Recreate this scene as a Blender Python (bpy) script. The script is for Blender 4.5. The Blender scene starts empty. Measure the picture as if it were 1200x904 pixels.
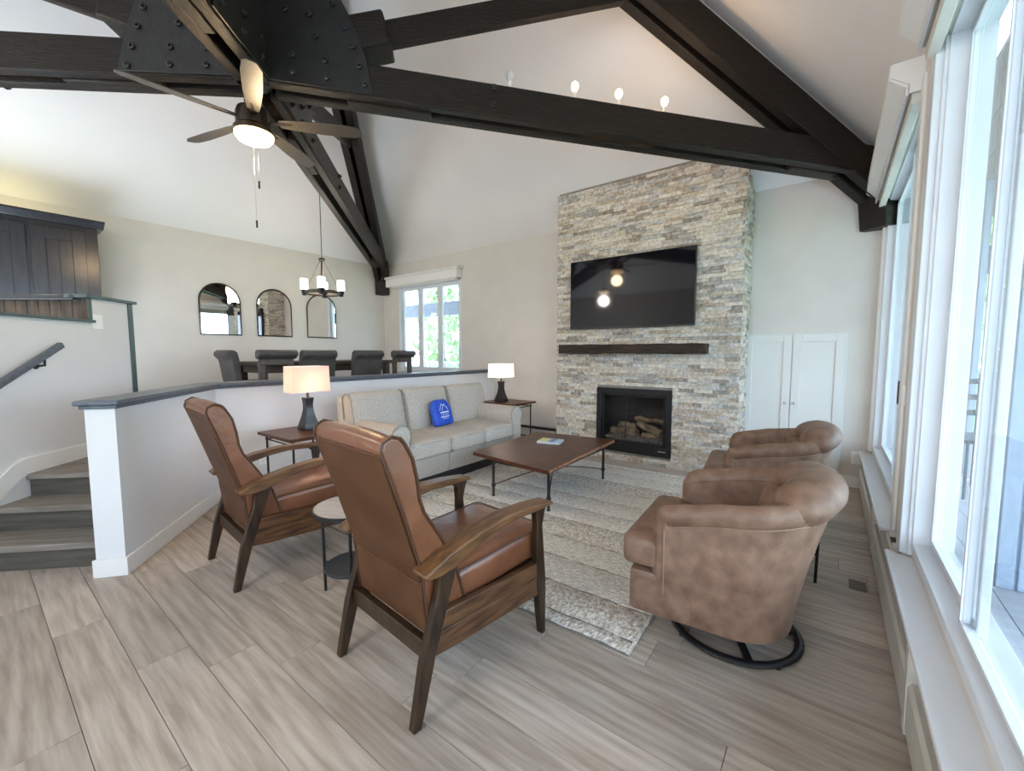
import bpy, bmesh, math, random
from mathutils import Vector, Matrix, Euler
random.seed(7)
R = math.radians; PI = math.pi
scene = bpy.context.scene; C = scene.collection

# ------------------------------------------------------------------ camera
cam_d = bpy.data.cameras.new('camera'); cam = bpy.data.objects.new('camera', cam_d); C.objects.link(cam)
cam_d.sensor_fit = 'HORIZONTAL'; cam_d.sensor_width = 36.0; cam_d.lens = 36.0*493.0/1200.0
cam_d.clip_start = 0.05; cam_d.clip_end = 400
cam.location = (0, 0, 1.5); cam.rotation_euler = (R(90-4.5), 0, R(37.3))
scene.camera = cam
# ------------------------------------------------------------------ world, sun, exposure
w = bpy.data.worlds.new('sky'); scene.world = w; w.use_nodes = True
nt = w.node_tree; bg = nt.nodes['Background']
tc = nt.nodes.new('ShaderNodeTexCoord'); sp = nt.nodes.new('ShaderNodeSeparateXYZ')
rp = nt.nodes.new('ShaderNodeValToRGB')
rp.color_ramp.elements[0].position = 0.0; rp.color_ramp.elements[0].color = (.70, .85, 1, 1)
rp.color_ramp.elements[1].position = 0.7; rp.color_ramp.elements[1].color = (.50, .72, 1, 1)
nt.links.new(tc.outputs['Generated'], sp.inputs[0]); nt.links.new(sp.outputs['Z'], rp.inputs[0])
nt.links.new(rp.outputs[0], bg.inputs[0]); bg.inputs[1].default_value = 5.2
sun_d = bpy.data.lights.new('sun', 'SUN'); sun_d.energy = 1.2; sun_d.angle = R(12); sun_d.color = (1, .95, .87)
sun = bpy.data.objects.new('sun', sun_d); C.objects.link(sun); sun.rotation_euler = (R(22), R(-18), 0)
scene.view_settings.view_transform = 'Standard'; scene.view_settings.look = 'None'
scene.view_settings.exposure = 0.62; scene.view_settings.gamma = 1.0
scene.view_settings.use_curve_mapping = False

# ------------------------------------------------------------------ helpers
def lerp(a, b, t): return a+(b-a)*t
_mats = {}
def mat(name, col, rough=.5, metal=0., col2=None, scale=8., stretch=(1, 1, 1), bump=0., bscale=None, detail=6., spec=.5,
        emit=None, estr=0., rnd=0., coat=0., contrast=(.35, .65), sheen=0., tex='noise', seedobj=False):
    if name in _mats: return _mats[name]
    m = bpy.data.materials.new(name); m.use_nodes = True; t = m.node_tree; N = t.nodes; Lk = t.links
    b = N['Principled BSDF']; b.inputs['Base Color'].default_value = (*col, 1); b.inputs['Roughness'].default_value = rough
    b.inputs['Metallic'].default_value = metal; b.inputs['Specular IOR Level'].default_value = spec
    if coat: b.inputs['Coat Weight'].default_value = coat; b.inputs['Coat Roughness'].default_value = .15
    if sheen: b.inputs['Sheen Weight'].default_value = sheen
    if emit: b.inputs['Emission Color'].default_value = (*emit, 1); b.inputs['Emission Strength'].default_value = estr
    if col2 or bump or rnd:
        co = N.new('ShaderNodeTexCoord'); mp = N.new('ShaderNodeMapping'); mp.inputs['Scale'].default_value = stretch
        Lk.new(co.outputs['Object'], mp.inputs['Vector'])
        if rnd or seedobj:
            oi = N.new('ShaderNodeObjectInfo'); mu = N.new('ShaderNodeMath'); mu.operation = 'MULTIPLY'; mu.inputs[1].default_value = 57.
            Lk.new(oi.outputs['Random'], mu.inputs[0]); cb = N.new('ShaderNodeCombineXYZ')
            for k in range(3): Lk.new(mu.outputs[0], cb.inputs[k])
            Lk.new(cb.outputs[0], mp.inputs['Location'])
        nz = N.new('ShaderNodeTexNoise'); nz.inputs['Scale'].default_value = scale; nz.inputs['Detail'].default_value = detail
        Lk.new(mp.outputs[0], nz.inputs['Vector']); last = None
        if col2:
            cr = N.new('ShaderNodeValToRGB'); cr.color_ramp.elements[0].position = contrast[0]; cr.color_ramp.elements[1].position = contrast[1]
            cr.color_ramp.elements[0].color = (*col, 1); cr.color_ramp.elements[1].color = (*col2, 1)
            Lk.new(nz.outputs['Fac'], cr.inputs[0]); last = cr.outputs[0]
        if rnd:
            hs = N.new('ShaderNodeHueSaturation'); hs.inputs['Color'].default_value = (*col, 1)
            if last: Lk.new(last, hs.inputs['Color'])
            mr = N.new('ShaderNodeMapRange'); mr.inputs['To Min'].default_value = 1-rnd; mr.inputs['To Max'].default_value = 1+rnd
            Lk.new(oi.outputs['Random'], mr.inputs['Value']); Lk.new(mr.outputs[0], hs.inputs['Value']); last = hs.outputs[0]
        if last: Lk.new(last, b.inputs['Base Color'])
        if bump:
            bp = N.new('ShaderNodeBump'); bp.inputs['Strength'].default_value = min(1, bump); bp.inputs['Distance'].default_value = .004*max(1, bump)
            if bscale:
                n2 = N.new('ShaderNodeTexVoronoi' if tex == 'voronoi' else 'ShaderNodeTexNoise'); n2.inputs['Scale'].default_value = bscale
                Lk.new(mp.outputs[0], n2.inputs['Vector']); Lk.new(n2.outputs['Distance' if tex == 'voronoi' else 'Fac'], bp.inputs['Height'])
            else: Lk.new(nz.outputs['Fac'], bp.inputs['Height'])
            Lk.new(bp.outputs[0], b.inputs['Normal'])
    _mats[name] = m; return m
def glass_mat(name, tint=(1, 1, 1), refl=1.):
    m = bpy.data.materials.new(name); m.use_nodes = True; t = m.node_tree; N = t.nodes
    N.remove(N['Principled BSDF']); o = N['Material Output']
    tr = N.new('ShaderNodeBsdfTransparent'); tr.inputs[0].default_value = (*tint, 1)
    gl = N.new('ShaderNodeBsdfGlossy'); gl.inputs['Roughness'].default_value = .01; fr = N.new('ShaderNodeLayerWeight'); fr.inputs[0].default_value = .5
    pw = N.new('ShaderNodeMath'); pw.operation = 'POWER'; pw.inputs[1].default_value = 5.; t.links.new(fr.outputs['Facing'], pw.inputs[0])
    mu = N.new('ShaderNodeMath'); mu.operation = 'MULTIPLY_ADD'; mu.inputs[1].default_value = .6*refl; mu.inputs[2].default_value = .035*refl; t.links.new(pw.outputs[0], mu.inputs[0])
    mx = N.new('ShaderNodeMixShader'); t.links.new(mu.outputs[0], mx.inputs[0]); t.links.new(tr.outputs[0], mx.inputs[1]); t.links.new(gl.outputs[0], mx.inputs[2])
    t.links.new(mx.outputs[0], o.inputs[0]); return m
def shade_mat(name, col, e):
    m = bpy.data.materials.new(name); m.use_nodes = True; t = m.node_tree; N = t.nodes
    N.remove(N['Principled BSDF']); o = N['Material Output']
    d = N.new('ShaderNodeBsdfDiffuse'); d.inputs[0].default_value = (.8, .78, .74, 1)
    tl = N.new('ShaderNodeBsdfTranslucent'); tl.inputs[0].default_value = (*col, 1)
    mx = N.new('ShaderNodeMixShader'); mx.inputs[0].default_value = .6
    em = N.new('ShaderNodeEmission'); em.inputs[0].default_value = (*col, 1); em.inputs[1].default_value = e
    ad = N.new('ShaderNodeAddShader')
    t.links.new(d.outputs[0], mx.inputs[1]); t.links.new(tl.outputs[0], mx.inputs[2]); t.links.new(mx.outputs[0], ad.inputs[0])
    t.links.new(em.outputs[0], ad.inputs[1]); t.links.new(ad.outputs[0], o.inputs[0]); return m

def NB(): return bmesh.new()
def box(bm, lo, hi, M=None):
    vs = [bm.verts.new((x, y, z)) for z in (lo[2], hi[2]) for x, y in ((lo[0], lo[1]), (hi[0], lo[1]), (hi[0], hi[1]), (lo[0], hi[1]))]
    for f in ((3, 2, 1, 0), (4, 5, 6, 7), (0, 1, 5, 4), (1, 2, 6, 5), (2, 3, 7, 6), (3, 0, 4, 7)): bm.faces.new([vs[i] for i in f])
    if M: bmesh.ops.transform(bm, matrix=M, verts=vs)
    return bm
def frame_of(p0, p1, up=(0, 0, 1)):
    d = (Vector(p1)-Vector(p0)); L = d.length; d.normalize(); s = d.cross(Vector(up))
    if s.length < 1e-4: s = d.cross(Vector((1, 0, 0)))
    s.normalize(); u = s.cross(d); return d, s, u, L
def beam(bm, p0, p1, wd, ht, up=(0, 0, 1), side=0., rise=0.):
    d, s, u, L = frame_of(p0, p1, up); M = Matrix((( *s, 0), (*d, 0), (*u, 0), (0, 0, 0, 1))).transposed(); M.translation = Vector(p0)+s*side+u*rise
    return box(bm, (-wd/2, 0, -ht/2), (wd/2, L, ht/2), M)
def prism(bm, pts, a, b, axis='x'):
    def P(p, v): return {'x': (v, p[0], p[1]), 'y': (p[0], v, p[1]), 'z': (p[0], p[1], v)}[axis]
    A = [bm.verts.new(P(p, a)) for p in pts]; B = [bm.verts.new(P(p, b)) for p in pts]; n = len(pts)
    bm.faces.new(A[::-1]); bm.faces.new(B)
    for i in range(n): bm.faces.new((A[i], A[(i+1) % n], B[(i+1) % n], B[i]))
    return bm
def tube(bm, pts, r, n=10, cap=True, closed=False, sq=None):
    pts = [Vector(p) for p in pts]; rings = []; m = len(pts); prev = None
    for i, p in enumerate(pts):
        a = pts[(i-1) % m] if (i > 0 or closed) else p; b = pts[(i+1) % m] if (i < m-1 or closed) else p
        d = (b-a).normalized()
        if prev is None:
            s = d.cross(Vector((0, 0, 1)))
            if s.length < 1e-3: s = d.cross(Vector((1, 0, 0)))
        else: s = prev-d*prev.dot(d)
        s.normalize(); prev = s; u = s.cross(d); rr = r[i] if isinstance(r, list) else r
        if not isinstance(rr, (list, tuple)): rr = (rr, rr)
        rings.append([bm.verts.new(p+s*math.cos(2*PI*k/n)*rr[0]+u*math.sin(2*PI*k/n)*rr[1]) for k in range(n)])
    for i in range(m if closed else m-1):
        A, B = rings[i], rings[(i+1) % m]
        for k in range(n): bm.faces.new((A[k], A[(k+1) % n], B[(k+1) % n], B[k]))
    if cap and not closed: bm.faces.new(rings[0][::-1]); bm.faces.new(rings[-1])
    return bm
def lathe(bm, prof, c=(0, 0, 0), n=20, cap=True):
    rings = [[bm.verts.new((c[0]+r*math.cos(2*PI*k/n), c[1]+r*math.sin(2*PI*k/n), c[2]+z)) for k in range(n)] for r, z in prof]
    for A, B in zip(rings, rings[1:]):
        for k in range(n): bm.faces.new((A[k], A[(k+1) % n], B[(k+1) % n], B[k]))
    if cap: bm.faces.new(rings[0][::-1]); bm.faces.new(rings[-1])
    return bm
def rbox(bm, c, size, r, puff=0., seg=10, M=None, fn=None, pz=(1, 1)):
    # rounded cushion : cube surface grid pulled in to a rounded box, puffed in z
    hx, hy, hz = size[0]/2, size[1]/2, size[2]/2; r = min(r, hx, hy, hz); vmap = {}; vs = []
    def V(p):
        k = tuple(round(q, 4) for q in p)
        if k not in vmap:
            x, y, z = p[0]*hx, p[1]*hy, p[2]*hz
            ix = max(-hx+r, min(hx-r, x)); iy = max(-hy+r, min(hy-r, y)); iz = max(-hz+r, min(hz-r, z))
            d = Vector((x-ix, y-iy, z-iz))
            if d.length > 1e-6: d = d.normalized()*r
            q = Vector((ix, iy, iz))+d
            f = puff*(1-(q.x/hx)**2)*(1-(q.y/hy)**2); q.z += f*(pz[0] if q.z > 0 else -pz[1])*min(1, abs(q.z)/hz)
            if fn: q = fn(q)
            v = bm.verts.new(q+Vector(c) if not M else q); vmap[k] = v; vs.append(v)
        return vmap[k]
    g = []
    def warp(t, h):  # concentrate rows near the edges
        return t
    n = seg
    cs = sorted(set([-1+2*i/n for i in range(n+1)]))
    for ax in range(3):
        for sgn in (-1, 1):
            for i in range(n):
                for j in range(n):
                    q = []
                    for a, b in ((cs[i], cs[j]), (cs[i+1], cs[j]), (cs[i+1], cs[j+1]), (cs[i], cs[j+1])):
                        p = [0, 0, 0]; p[ax] = sgn; p[(ax+1) % 3] = a; p[(ax+2) % 3] = b; q.append(V(p))
                    if sgn < 0: q.reverse()
                    try: bm.faces.new(q)
                    except ValueError: pass
    if M: bmesh.ops.transform(bm, matrix=Matrix.Translation(c) @ M, verts=vs)
    return bm
def obj(name, bm, m=None, parent=None, bevel=0., smooth=30, seg=2, sub=0):
    bmesh.ops.recalc_face_normals(bm, faces=bm.faces[:])
    me = bpy.data.meshes.new(name); bm.to_mesh(me); bm.free()
    if m: 
        for x in (m if isinstance(m, list) else [m]): me.materials.append(x)
    if smooth: 
        me.shade_smooth(); me.set_sharp_from_angle(angle=R(smooth))
    o = bpy.data.objects.new(name, me); C.objects.link(o)
    if parent: o.parent = parent
    if bevel:
        b = o.modifiers.new('bevel', 'BEVEL'); b.width = bevel; b.segments = seg; b.limit_method = 'ANGLE'; b.angle_limit = R(35); b.harden_normals = False
    if sub:
        s = o.modifiers.new('sub', 'SUBSURF'); s.levels = sub; s.render_levels = sub
    return o
def inst(o, parent, M=None, loc=None, name=None):
    c = o.copy(); C.objects.link(c); c.parent = parent
    if loc is not None: c.location = loc
    if M is not None: c.matrix_local = M
    return c
def thing(name, label, cat, loc=(0, 0, 0), rz=0., group=None):
    o = bpy.data.objects.new(name, None); C.objects.link(o); o.location = loc; o.rotation_euler = (0, 0, rz); o.empty_display_size = .1
    o['label'] = label; o['category'] = cat
    if group: o['group'] = group
    return o
def struct(name, loc=(0, 0, 0)):
    o = bpy.data.objects.new(name, None); C.objects.link(o); o.location = loc; o['kind'] = 'structure'; return o
def sobj(name, bm, m, **k):
    o = obj(name, bm, m, **k); o['kind'] = 'structure'; return o
def tag(o, label, cat, group=None):
    o['label'] = label; o['category'] = cat
    if group: o['group'] = group
    return o
def dup(root, loc, rz, label, group=None):
    r = root.copy(); C.objects.link(r); r.location = loc; r.rotation_euler = (0, 0, rz); r['label'] = label
    if group: r['group'] = group
    def rec(a, b):
        for ch in list(a.children):
            c = ch.copy(); C.objects.link(c); c.parent = b; rec(ch, c)
    rec(root, r); return r

# ------------------------------------------------------------------ materials
M_wall = mat('wall_paint', (.66, .62, .57), .85, col2=(.69, .65, .60), scale=3, bump=.15, bscale=180)
M_ceil = mat('ceiling_paint', (.79, .765, .745), .9, col2=(.81, .785, .765), scale=2)
M_pony = mat('pony_paint', (.74, .745, .75), .8, col2=(.76, .765, .77), scale=3, bump=.12, bscale=160)
M_trim = mat('white_trim', (.82, .80, .77), .42, col2=(.84, .83, .80), scale=4)
M_white = mat('window_white', (.70, .72, .75), .35, col2=(.73, .75, .78), scale=4)
M_cap = mat('slate_cap', (.085, .10, .125), .35, col2=(.115, .135, .16), scale=20)
M_teal = mat('teal_trim', (.060, .098, .10), .4, col2=(.08, .12, .122), scale=20)
M_plank = mat('floor_plank', (.33, .262, .205), .42, col2=(.52, .44, .365), scale=2.6, stretch=(1.0, 12., 1), bump=.5, detail=9, rnd=.14, contrast=(.33, .66), spec=.4)
M_under = mat('subfloor', (.08, .07, .06), .9, col2=(.1, .09, .08))
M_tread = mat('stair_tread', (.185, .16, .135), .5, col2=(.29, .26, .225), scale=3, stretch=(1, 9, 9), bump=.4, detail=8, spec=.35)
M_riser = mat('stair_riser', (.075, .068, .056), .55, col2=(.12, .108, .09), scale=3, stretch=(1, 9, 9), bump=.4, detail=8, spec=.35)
M_beam = mat('beam_wood', (.006, .0038, .0026), .42, col2=(.019, .0125, .0085), scale=7, stretch=(14, 1, 14), bump=1.6, bscale=11, detail=9, spec=.32)
M_plate = mat('gusset_steel', (.012, .012, .0135), .42, 0., col2=(.019, .019, .020), scale=12, bump=.5, bscale=60, spec=.5)
M_bolt = mat('bolt_steel', (.03, .03, .032), .35, .4, col2=(.045, .045, .048), scale=30)
M_leather = mat('cognac_leather', (.140, .048, .019), .32, col2=(.215, .080, .035), scale=5, bump=.9, bscale=17, spec=.6, coat=.12)
M_leather_b = mat('brown_leather_back', (.070, .027, .010), .5, col2=(.100, .041, .016), scale=6, bump=.3, bscale=160, spec=.25)
M_pipe = mat('leather_piping', (.06, .026, .013), .4, col2=(.08, .035, .018), scale=30)
M_walnut = mat('walnut', (.034, .0145, .005), .42, col2=(.100, .046, .016), scale=5, stretch=(8, 1.2, 8), bump=.35, detail=8, spec=.35)
M_walnut_d = mat('walnut_dark', (.016, .008, .004), .36, col2=(.050, .025, .011), scale=5, stretch=(8, 8, 1.2), bump=.3, detail=8, spec=.4)
M_walnut_r = mat('walnut_rail', (.050, .021, .009), .42, col2=(.135, .061, .024), scale=5, stretch=(8, 1.2, 8), bump=.35, detail=8, spec=.35)
M_walnut_a = mat('walnut_arm', (.080, .034, .013), .36, col2=(.185, .086, .032), scale=5, stretch=(8, 1.2, 8), bump=.3, detail=8, spec=.4)
M_suede = mat('distressed_suede', (.115, .058, .034), .48, col2=(.305, .185, .122), scale=13, bump=.4, bscale=170, detail=13, contrast=(.18, .86), spec=.4)
M_suede_s = mat('suede_welt', (.24, .15, .10), .5, col2=(.29, .19, .14), scale=12)
M_black = mat('black_metal', (.012, .012, .013), .35, .3, col2=(.02, .02, .022), scale=25)
M_sofa = mat('sofa_tweed', (.38, .335, .285), .9, col2=(.62, .575, .51), scale=120, bump=.5, detail=3, contrast=(.34, .66), spec=.2)
M_sofa_w = mat('sofa_welt', (.30, .265, .225), .85, col2=(.36, .32, .28), scale=60)
M_rug = mat('rug_wool', (.58, .53, .46), .95, col2=(.88, .84, .77), scale=55, stretch=(.55, 1.5, 1), bump=2.5, bscale=62, detail=3, tex='voronoi', spec=.1, contrast=(.35, .6))
M_rug2 = mat('rug_braid', (.46, .40, .33), .95, col2=(.80, .75, .67), scale=48, stretch=(1.3, .6, 1), bump=2.5, bscale=55, detail=3, tex='voronoi', spec=.1, contrast=(.35, .6))
M_rugd = mat('rug_seam', (.20, .18, .15), .95, col2=(.27, .25, .21), scale=80)
M_cherry = mat('cherry_top', (.055, .017, .008), .36, col2=(.11, .038, .017), scale=4, stretch=(6, 1, 6), bump=.15, detail=8, spec=.3)
M_live = mat('live_edge', (.13, .04, .015), .3, col2=(.42, .17, .07), scale=14, stretch=(3, 1, 3), bump=.6, coat=.3)
M_iron = mat('dark_iron', (.022, .018, .016), .42, .5, col2=(.05, .04, .035), scale=40)
M_mantel = mat('mantel_wood', (.010, .006, .004), .55, col2=(.050, .029, .016), scale=6, stretch=(1, 8, 8), bump=1.2, detail=9, spec=.3)
M_tvb = mat('tv_bezel', (.008, .008, .009), .3, col2=(.010, .010, .011)); M_tvs = mat('tv_screen', (.005, .005, .008), .05, spec=.4, col2=(.007, .007, .009))
M_mirror = mat('mirror_glass', (.88, .89, .88), .015, 1., col2=(.89, .90, .89), scale=1)
M_cab = mat('dark_cabinet', (.030, .030, .034), .2, col2=(.038, .038, .043), scale=4, stretch=(8, 8, 1), bump=.12, detail=8, spec=.5)
M_cabd = mat('bar_boards', (.022, .015, .010), .4, col2=(.075, .048, .028), scale=4, stretch=(8, 8, 1), bump=.3, detail=8)
M_fanb = mat('fan_blade', (.055, .050, .045), .4, col2=(.075, .068, .06), scale=6, stretch=(2, 12, 2))
M_bronze = mat('fan_bronze', (.05, .035, .025), .3, .7, col2=(.07, .05, .035), scale=10)
M_chair = mat('dining_vinyl', (.048, .044, .044), .5, col2=(.075, .068, .066), scale=8, bump=.3, bscale=120)
M_tabd = mat('dining_wood', (.040, .028, .020), .42, col2=(.085, .062, .046), scale=5, stretch=(8, 1, 8), bump=.3, detail=8)
M_plastic = mat('white_plastic', (.90, .895, .88), .3, col2=(.92, .91, .90)); M_dark = mat('dark_slot', (.02, .02, .02), .6, col2=(.03, .03, .03))
M_nickel = mat('brushed_nickel', (.55, .52, .47), .3, 1., col2=(.6, .57, .52))
M_heat = mat('heater_enamel', (.56, .53, .46), .4, col2=(.60, .57, .50), scale=5)
M_blind = mat('blind_rail', (.70, .68, .60), .5, col2=(.74, .72, .65), scale=6)
M_glass = glass_mat('window_glass', (.97, .99, 1.0), 1.0)
M_fglass = glass_mat('fire_glass', (.92, .92, .92), .45)
STONE = [mat('ledger_stone_%s' % n, c, .85, col2=c2, scale=26, bump=1.2, bscale=38, detail=8, spec=.25, rnd=.12) for n, c, c2 in (
    ('cream', (.47, .41, .33), (.74, .68, .59)), ('ivory', (.56, .51, .43), (.80, .75, .67)), ('grey', (.30, .28, .255), (.56, .53, .49)),
    ('taupe', (.24, .205, .17), (.48, .42, .355)), ('tan', (.38, .31, .235), (.63, .54, .43)), ('silver', (.43, .415, .39), (.70, .68, .65)))]
M_mortar = mat('stone_backing', (.22, .20, .175), .95, col2=(.3, .28, .25))
M_leaf = mat('hazed_leaf', (.26, .37, .17), .7, col2=(.42, .54, .28), scale=3, spec=.2); M_leaf2 = mat('hazed_leaf_pale', (.36, .47, .25), .7, col2=(.52, .62, .38), scale=3, spec=.2)  # leaf greens paled, distance haze put into the colour
M_bark = mat('bark', (.10, .08, .06), .9, col2=(.16, .13, .1)); M_grass = mat('lawn', (.13, .22, .06), .95, col2=(.22, .33, .10), scale=2)
M_deck = mat('deck_board', (.35, .36, .38), .7, col2=(.45, .46, .48), scale=4, rnd=.1)
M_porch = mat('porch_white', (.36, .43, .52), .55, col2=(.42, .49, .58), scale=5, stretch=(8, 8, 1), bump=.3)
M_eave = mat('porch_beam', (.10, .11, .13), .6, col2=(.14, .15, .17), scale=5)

# ------------------------------------------------------------------ room shell
XL, XR, YF, YB, ZP = -8.2, .38, 5.95, -2.65, 3.43
APEX = Vector((-3.9, 1.65, 7.26)); WT = .15
# living-room floor : boards along x
bm = NB(); box(bm, (-5.0, YB, -.12), (XR, YF, -.012)); floor = sobj('floor', bm, M_under, smooth=0)
PW = .212; y = YB; row = 0; pm = {}
def plank_mesh(L):
    k = round(L, 2)
    if k not in pm:
        b = NB(); box(b, (0, 0, -.012), (L-.0022, PW-.0022, 0)); o = obj('plank', b, M_plank, floor, bevel=.0012, seg=1); pm[k] = o; return o, True
    return pm[k], False
rows = []
y = .206-PW*13
while y < YF-.01: rows.append(y); y += PW
for r_i, y in enumerate(rows):
    if y < -1.4: continue
    x = -5.0-random.choice((.1, .35, .6, .85)); 
    while x < XR:
        L = 1.40 if random.random() < .8 else 1.0
        x0 = max(x, -5.0); x1 = min(x+L, XR)
        if x1-x0 > .05:
            o, new = plank_mesh(x1-x0)
            if not new: o = inst(o, floor)
            o.location = (x0, y, 0)
        x += L
bm = NB(); box(bm, (-5.0, YB, -.012), (XR, rows[0]+PW*6, 0)); obj('rear_boards', bm, M_plank, floor)
# walls
bm = NB()   # front wall with the dining window opening
wx0, wx1, wz0, wz1 = -7.66, -5.77, 1.09, 2.94
box(bm, (XL-WT, YF, -.1), (wx0, YF+WT, ZP)); box(bm, (wx1, YF, -.1), (XR+.3, YF+WT, ZP))
box(bm, (wx0, YF, -.1), (wx1, YF+WT, wz0)); box(bm, (wx0, YF, wz1), (wx1, YF+WT, ZP)); sobj('wall_front', bm, M_wall, smooth=0)
bm = NB(); box(bm, (XL-WT, YB, -.1), (XL, YF, ZP)); sobj('wall_left', bm, M_wall, smooth=0)
# right wall : far opening, pier, near opening
FZ0, FZ1 = .46, 3.06
bm = NB(); X1 = XR+.16
box(bm, (XR, 5.84, -.1), (X1, YF+WT, ZP)); box(bm, (XR, YB, -.1), (X1, 5.84, FZ0)); box(bm, (XR, YB, FZ1), (X1, 5.84, ZP))
box(bm, (XR-.035, 3.02, -.1), (X1, 3.46, ZP)); box(bm, (XR, .0, -.1), (X1, .22, ZP)); box(bm, (XR, YB, -.1), (X1, -.9, ZP)); sobj('wall_right', bm, M_wall, smooth=0)
bm = NB(); box(bm, (XL, YB-WT, -.1), (-2.4, YB, ZP)); box(bm, (-.3, YB-WT, -.1), (XR+.2, YB, ZP)); box(bm, (-2.4, YB-WT, -.1), (-.3, YB, .45)); box(bm, (-2.4, YB-WT, 2.7), (-.3, YB, ZP))  # rear opening is unseen, added to let daylight in
sobj('wall_back', bm, M_wall, smooth=0)
# pyramid ceiling, four sloping faces with thickness
bm = NB(); cor = [(XL, YB), (XR, YB), (XR, YF), (XL, YF)]
lo = [bm.verts.new((*c, ZP)) for c in cor]; ap = bm.verts.new(APEX)
oc = [(XL-.2, YB-.2), (XR+.3, YB-.2), (XR+.3, YF+.2), (XL-.2, YF+.2)]
hi = [bm.verts.new((*c, ZP)) for c in oc]; ap2 = bm.verts.new(APEX+Vector((0, 0, .2)))
for i in range(4):
    j = (i+1) % 4; bm.faces.new((lo[i], lo[j], ap)); bm.faces.new((hi[j], hi[i], ap2)); bm.faces.new((lo[j], lo[i], hi[i], hi[j]))
me = bpy.data.meshes.new('ceiling'); bm.to_mesh(me); bm.free(); me.materials.append(M_ceil)
ceil = bpy.data.objects.new('ceiling', me); C.objects.link(ceil); ceil['kind'] = 'structure'

# a/e frame of the stairs : a runs up the stairs, e across
S2 = math.sqrt(.5)
def AE(a, e): return ((e-a)*S2, (e+a)*S2)
# half wall
PB = Vector((-3.736, .600)); PBend = Vector((-4.93, 1.545)); PEnd = Vector((-4.96, YF))
d1 = (PBend-PB).normalized(); n1 = Vector((-d1.y, d1.x))  # points away from room?
if n1.dot(Vector((-1, -1))) < 0: n1 = -n1
TH = .165; PA = PB+n1*TH
n2 = Vector((-1, 0)); bis = (n1+n2).normalized(); PBend2 = PBend+bis*(TH/bis.dot(n1)); PEnd2 = PEnd+Vector((-TH, 0))
CZ = 1.145
bm = NB(); prism(bm, [tuple(PB), tuple(PBend), tuple(PEnd), tuple(PEnd2), tuple(PBend2), tuple(PA)], 0, CZ, 'z'); hw = sobj('wall_half', bm, M_pony, smooth=0)
def off(pts, o):  # cap outline grown by o on both faces and at the end
    a, b, c = pts; 
    return None
def caprow(o, z0, z1, nm, bev):
    e = o
    A = PB-n1*e-d1*e; B = PBend-bis*(e/bis.dot(n1)); Cc = PEnd+Vector((e, 0)); D = PEnd2-Vector((e, 0)); E_ = PBend2+bis*(e/bis.dot(n1)); F = PA+n1*e-d1*e
    b = NB(); prism(b, [tuple(v) for v in (A, B, Cc, D, E_, F)], z0, z1, 'z'); o_ = obj(nm, b, M_cap, hw, bevel=bev); o_['label'] = 'slate grey cap rail'; return o_
caprow(.04, CZ+.012, CZ+.045, 'cap', .008); caprow(.02, CZ-.012, CZ+.012, 'cap_moulding', .004)
# baseboards of the half wall
bm = NB(); t = .016; A = PB-n1*t-d1*t; F = PA+n1*t-d1*t; B = PBend-bis*(t/bis.dot(n1)); Cc = PEnd+Vector((t, 0))
prism(bm, [tuple(v) for v in (A, B, PBend, PB, PA, F)], 0, .125, 'z'); prism(bm, [tuple(v) for v in (B, Cc, PEnd, PBend)], 0, .125, 'z')
obj('baseboard', bm, M_trim, hw, bevel=.004)

# upper (dining) floor and landing
pts = [(XL, YF), tuple(PEnd2), tuple(PBend2), AE(3.99, -2.50), AE(3.99, -3.34), AE(4.93, -3.34), (XL, .2)]
bm = NB(); prism(bm, pts, .0, .55, 'z'); sobj('floor_upper', bm, M_tread, smooth=0)
# staircase
st = thing('staircase', 'three grey oak steps rising beside the white half wall at the left', 'stairs', (*AE(3.22, -2.9), 0), R(45))
def toL(a, e): return (e+2.9, a-3.22)
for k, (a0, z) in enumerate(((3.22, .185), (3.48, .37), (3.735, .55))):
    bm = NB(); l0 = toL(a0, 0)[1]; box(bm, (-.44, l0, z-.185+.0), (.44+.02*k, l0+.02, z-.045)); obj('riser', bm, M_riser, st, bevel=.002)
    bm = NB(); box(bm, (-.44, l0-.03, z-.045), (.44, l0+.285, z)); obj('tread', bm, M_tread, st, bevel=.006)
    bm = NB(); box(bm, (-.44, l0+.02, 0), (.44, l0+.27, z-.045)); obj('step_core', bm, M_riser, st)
# kitchen-side wall on the stairs, angled
kd = Vector((-S2, S2)); kn = Vector((-S2, -S2))
def KP(a, n=0): x, y_ = AE(a, -3.34); return (x+kn.x*n, y_+kn.y*n)
kw_pts = lambda a0, a1, t: [KP(a0), KP(a1), KP(a1, t), KP(a0, t)]
bm = NB(); prism(bm, kw_pts(2.2, 4.40, .13), 0, 1.775, 'z'); prism(bm, kw_pts(4.40, 4.90, .04), 1.775, 2.0, 'z'); prism(bm, kw_pts(4.40, 4.90, .13), 0, 1.775, 'z'); kwall = sobj('wall_stairs', bm, M_pony, smooth=0)
bm = NB(); prism(bm, [KP(2.2, -.03), KP(4.44, -.03), KP(4.44, .0), KP(4.40, .0), KP(4.40, .16), KP(2.2, .16)], 1.775, 1.80, 'z'); obj('opening_ledge', bm, M_teal, kwall, bevel=.004)
bm = NB(); prism(bm, [KP(4.36, -.03), KP(4.97, -.03), KP(4.97, .16), KP(4.36, .16)], 2.0, 2.03, 'z'); obj('cap', bm, M_teal, kwall, bevel=.004)
bm = NB(); prism(bm, [KP(4.87, -.012), KP(4.93, -.012), KP(4.93, .145), KP(4.87, .145)], .55, 2.0, 'z'); obj('end_trim', bm, M_teal, kwall, bevel=.004)
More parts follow.
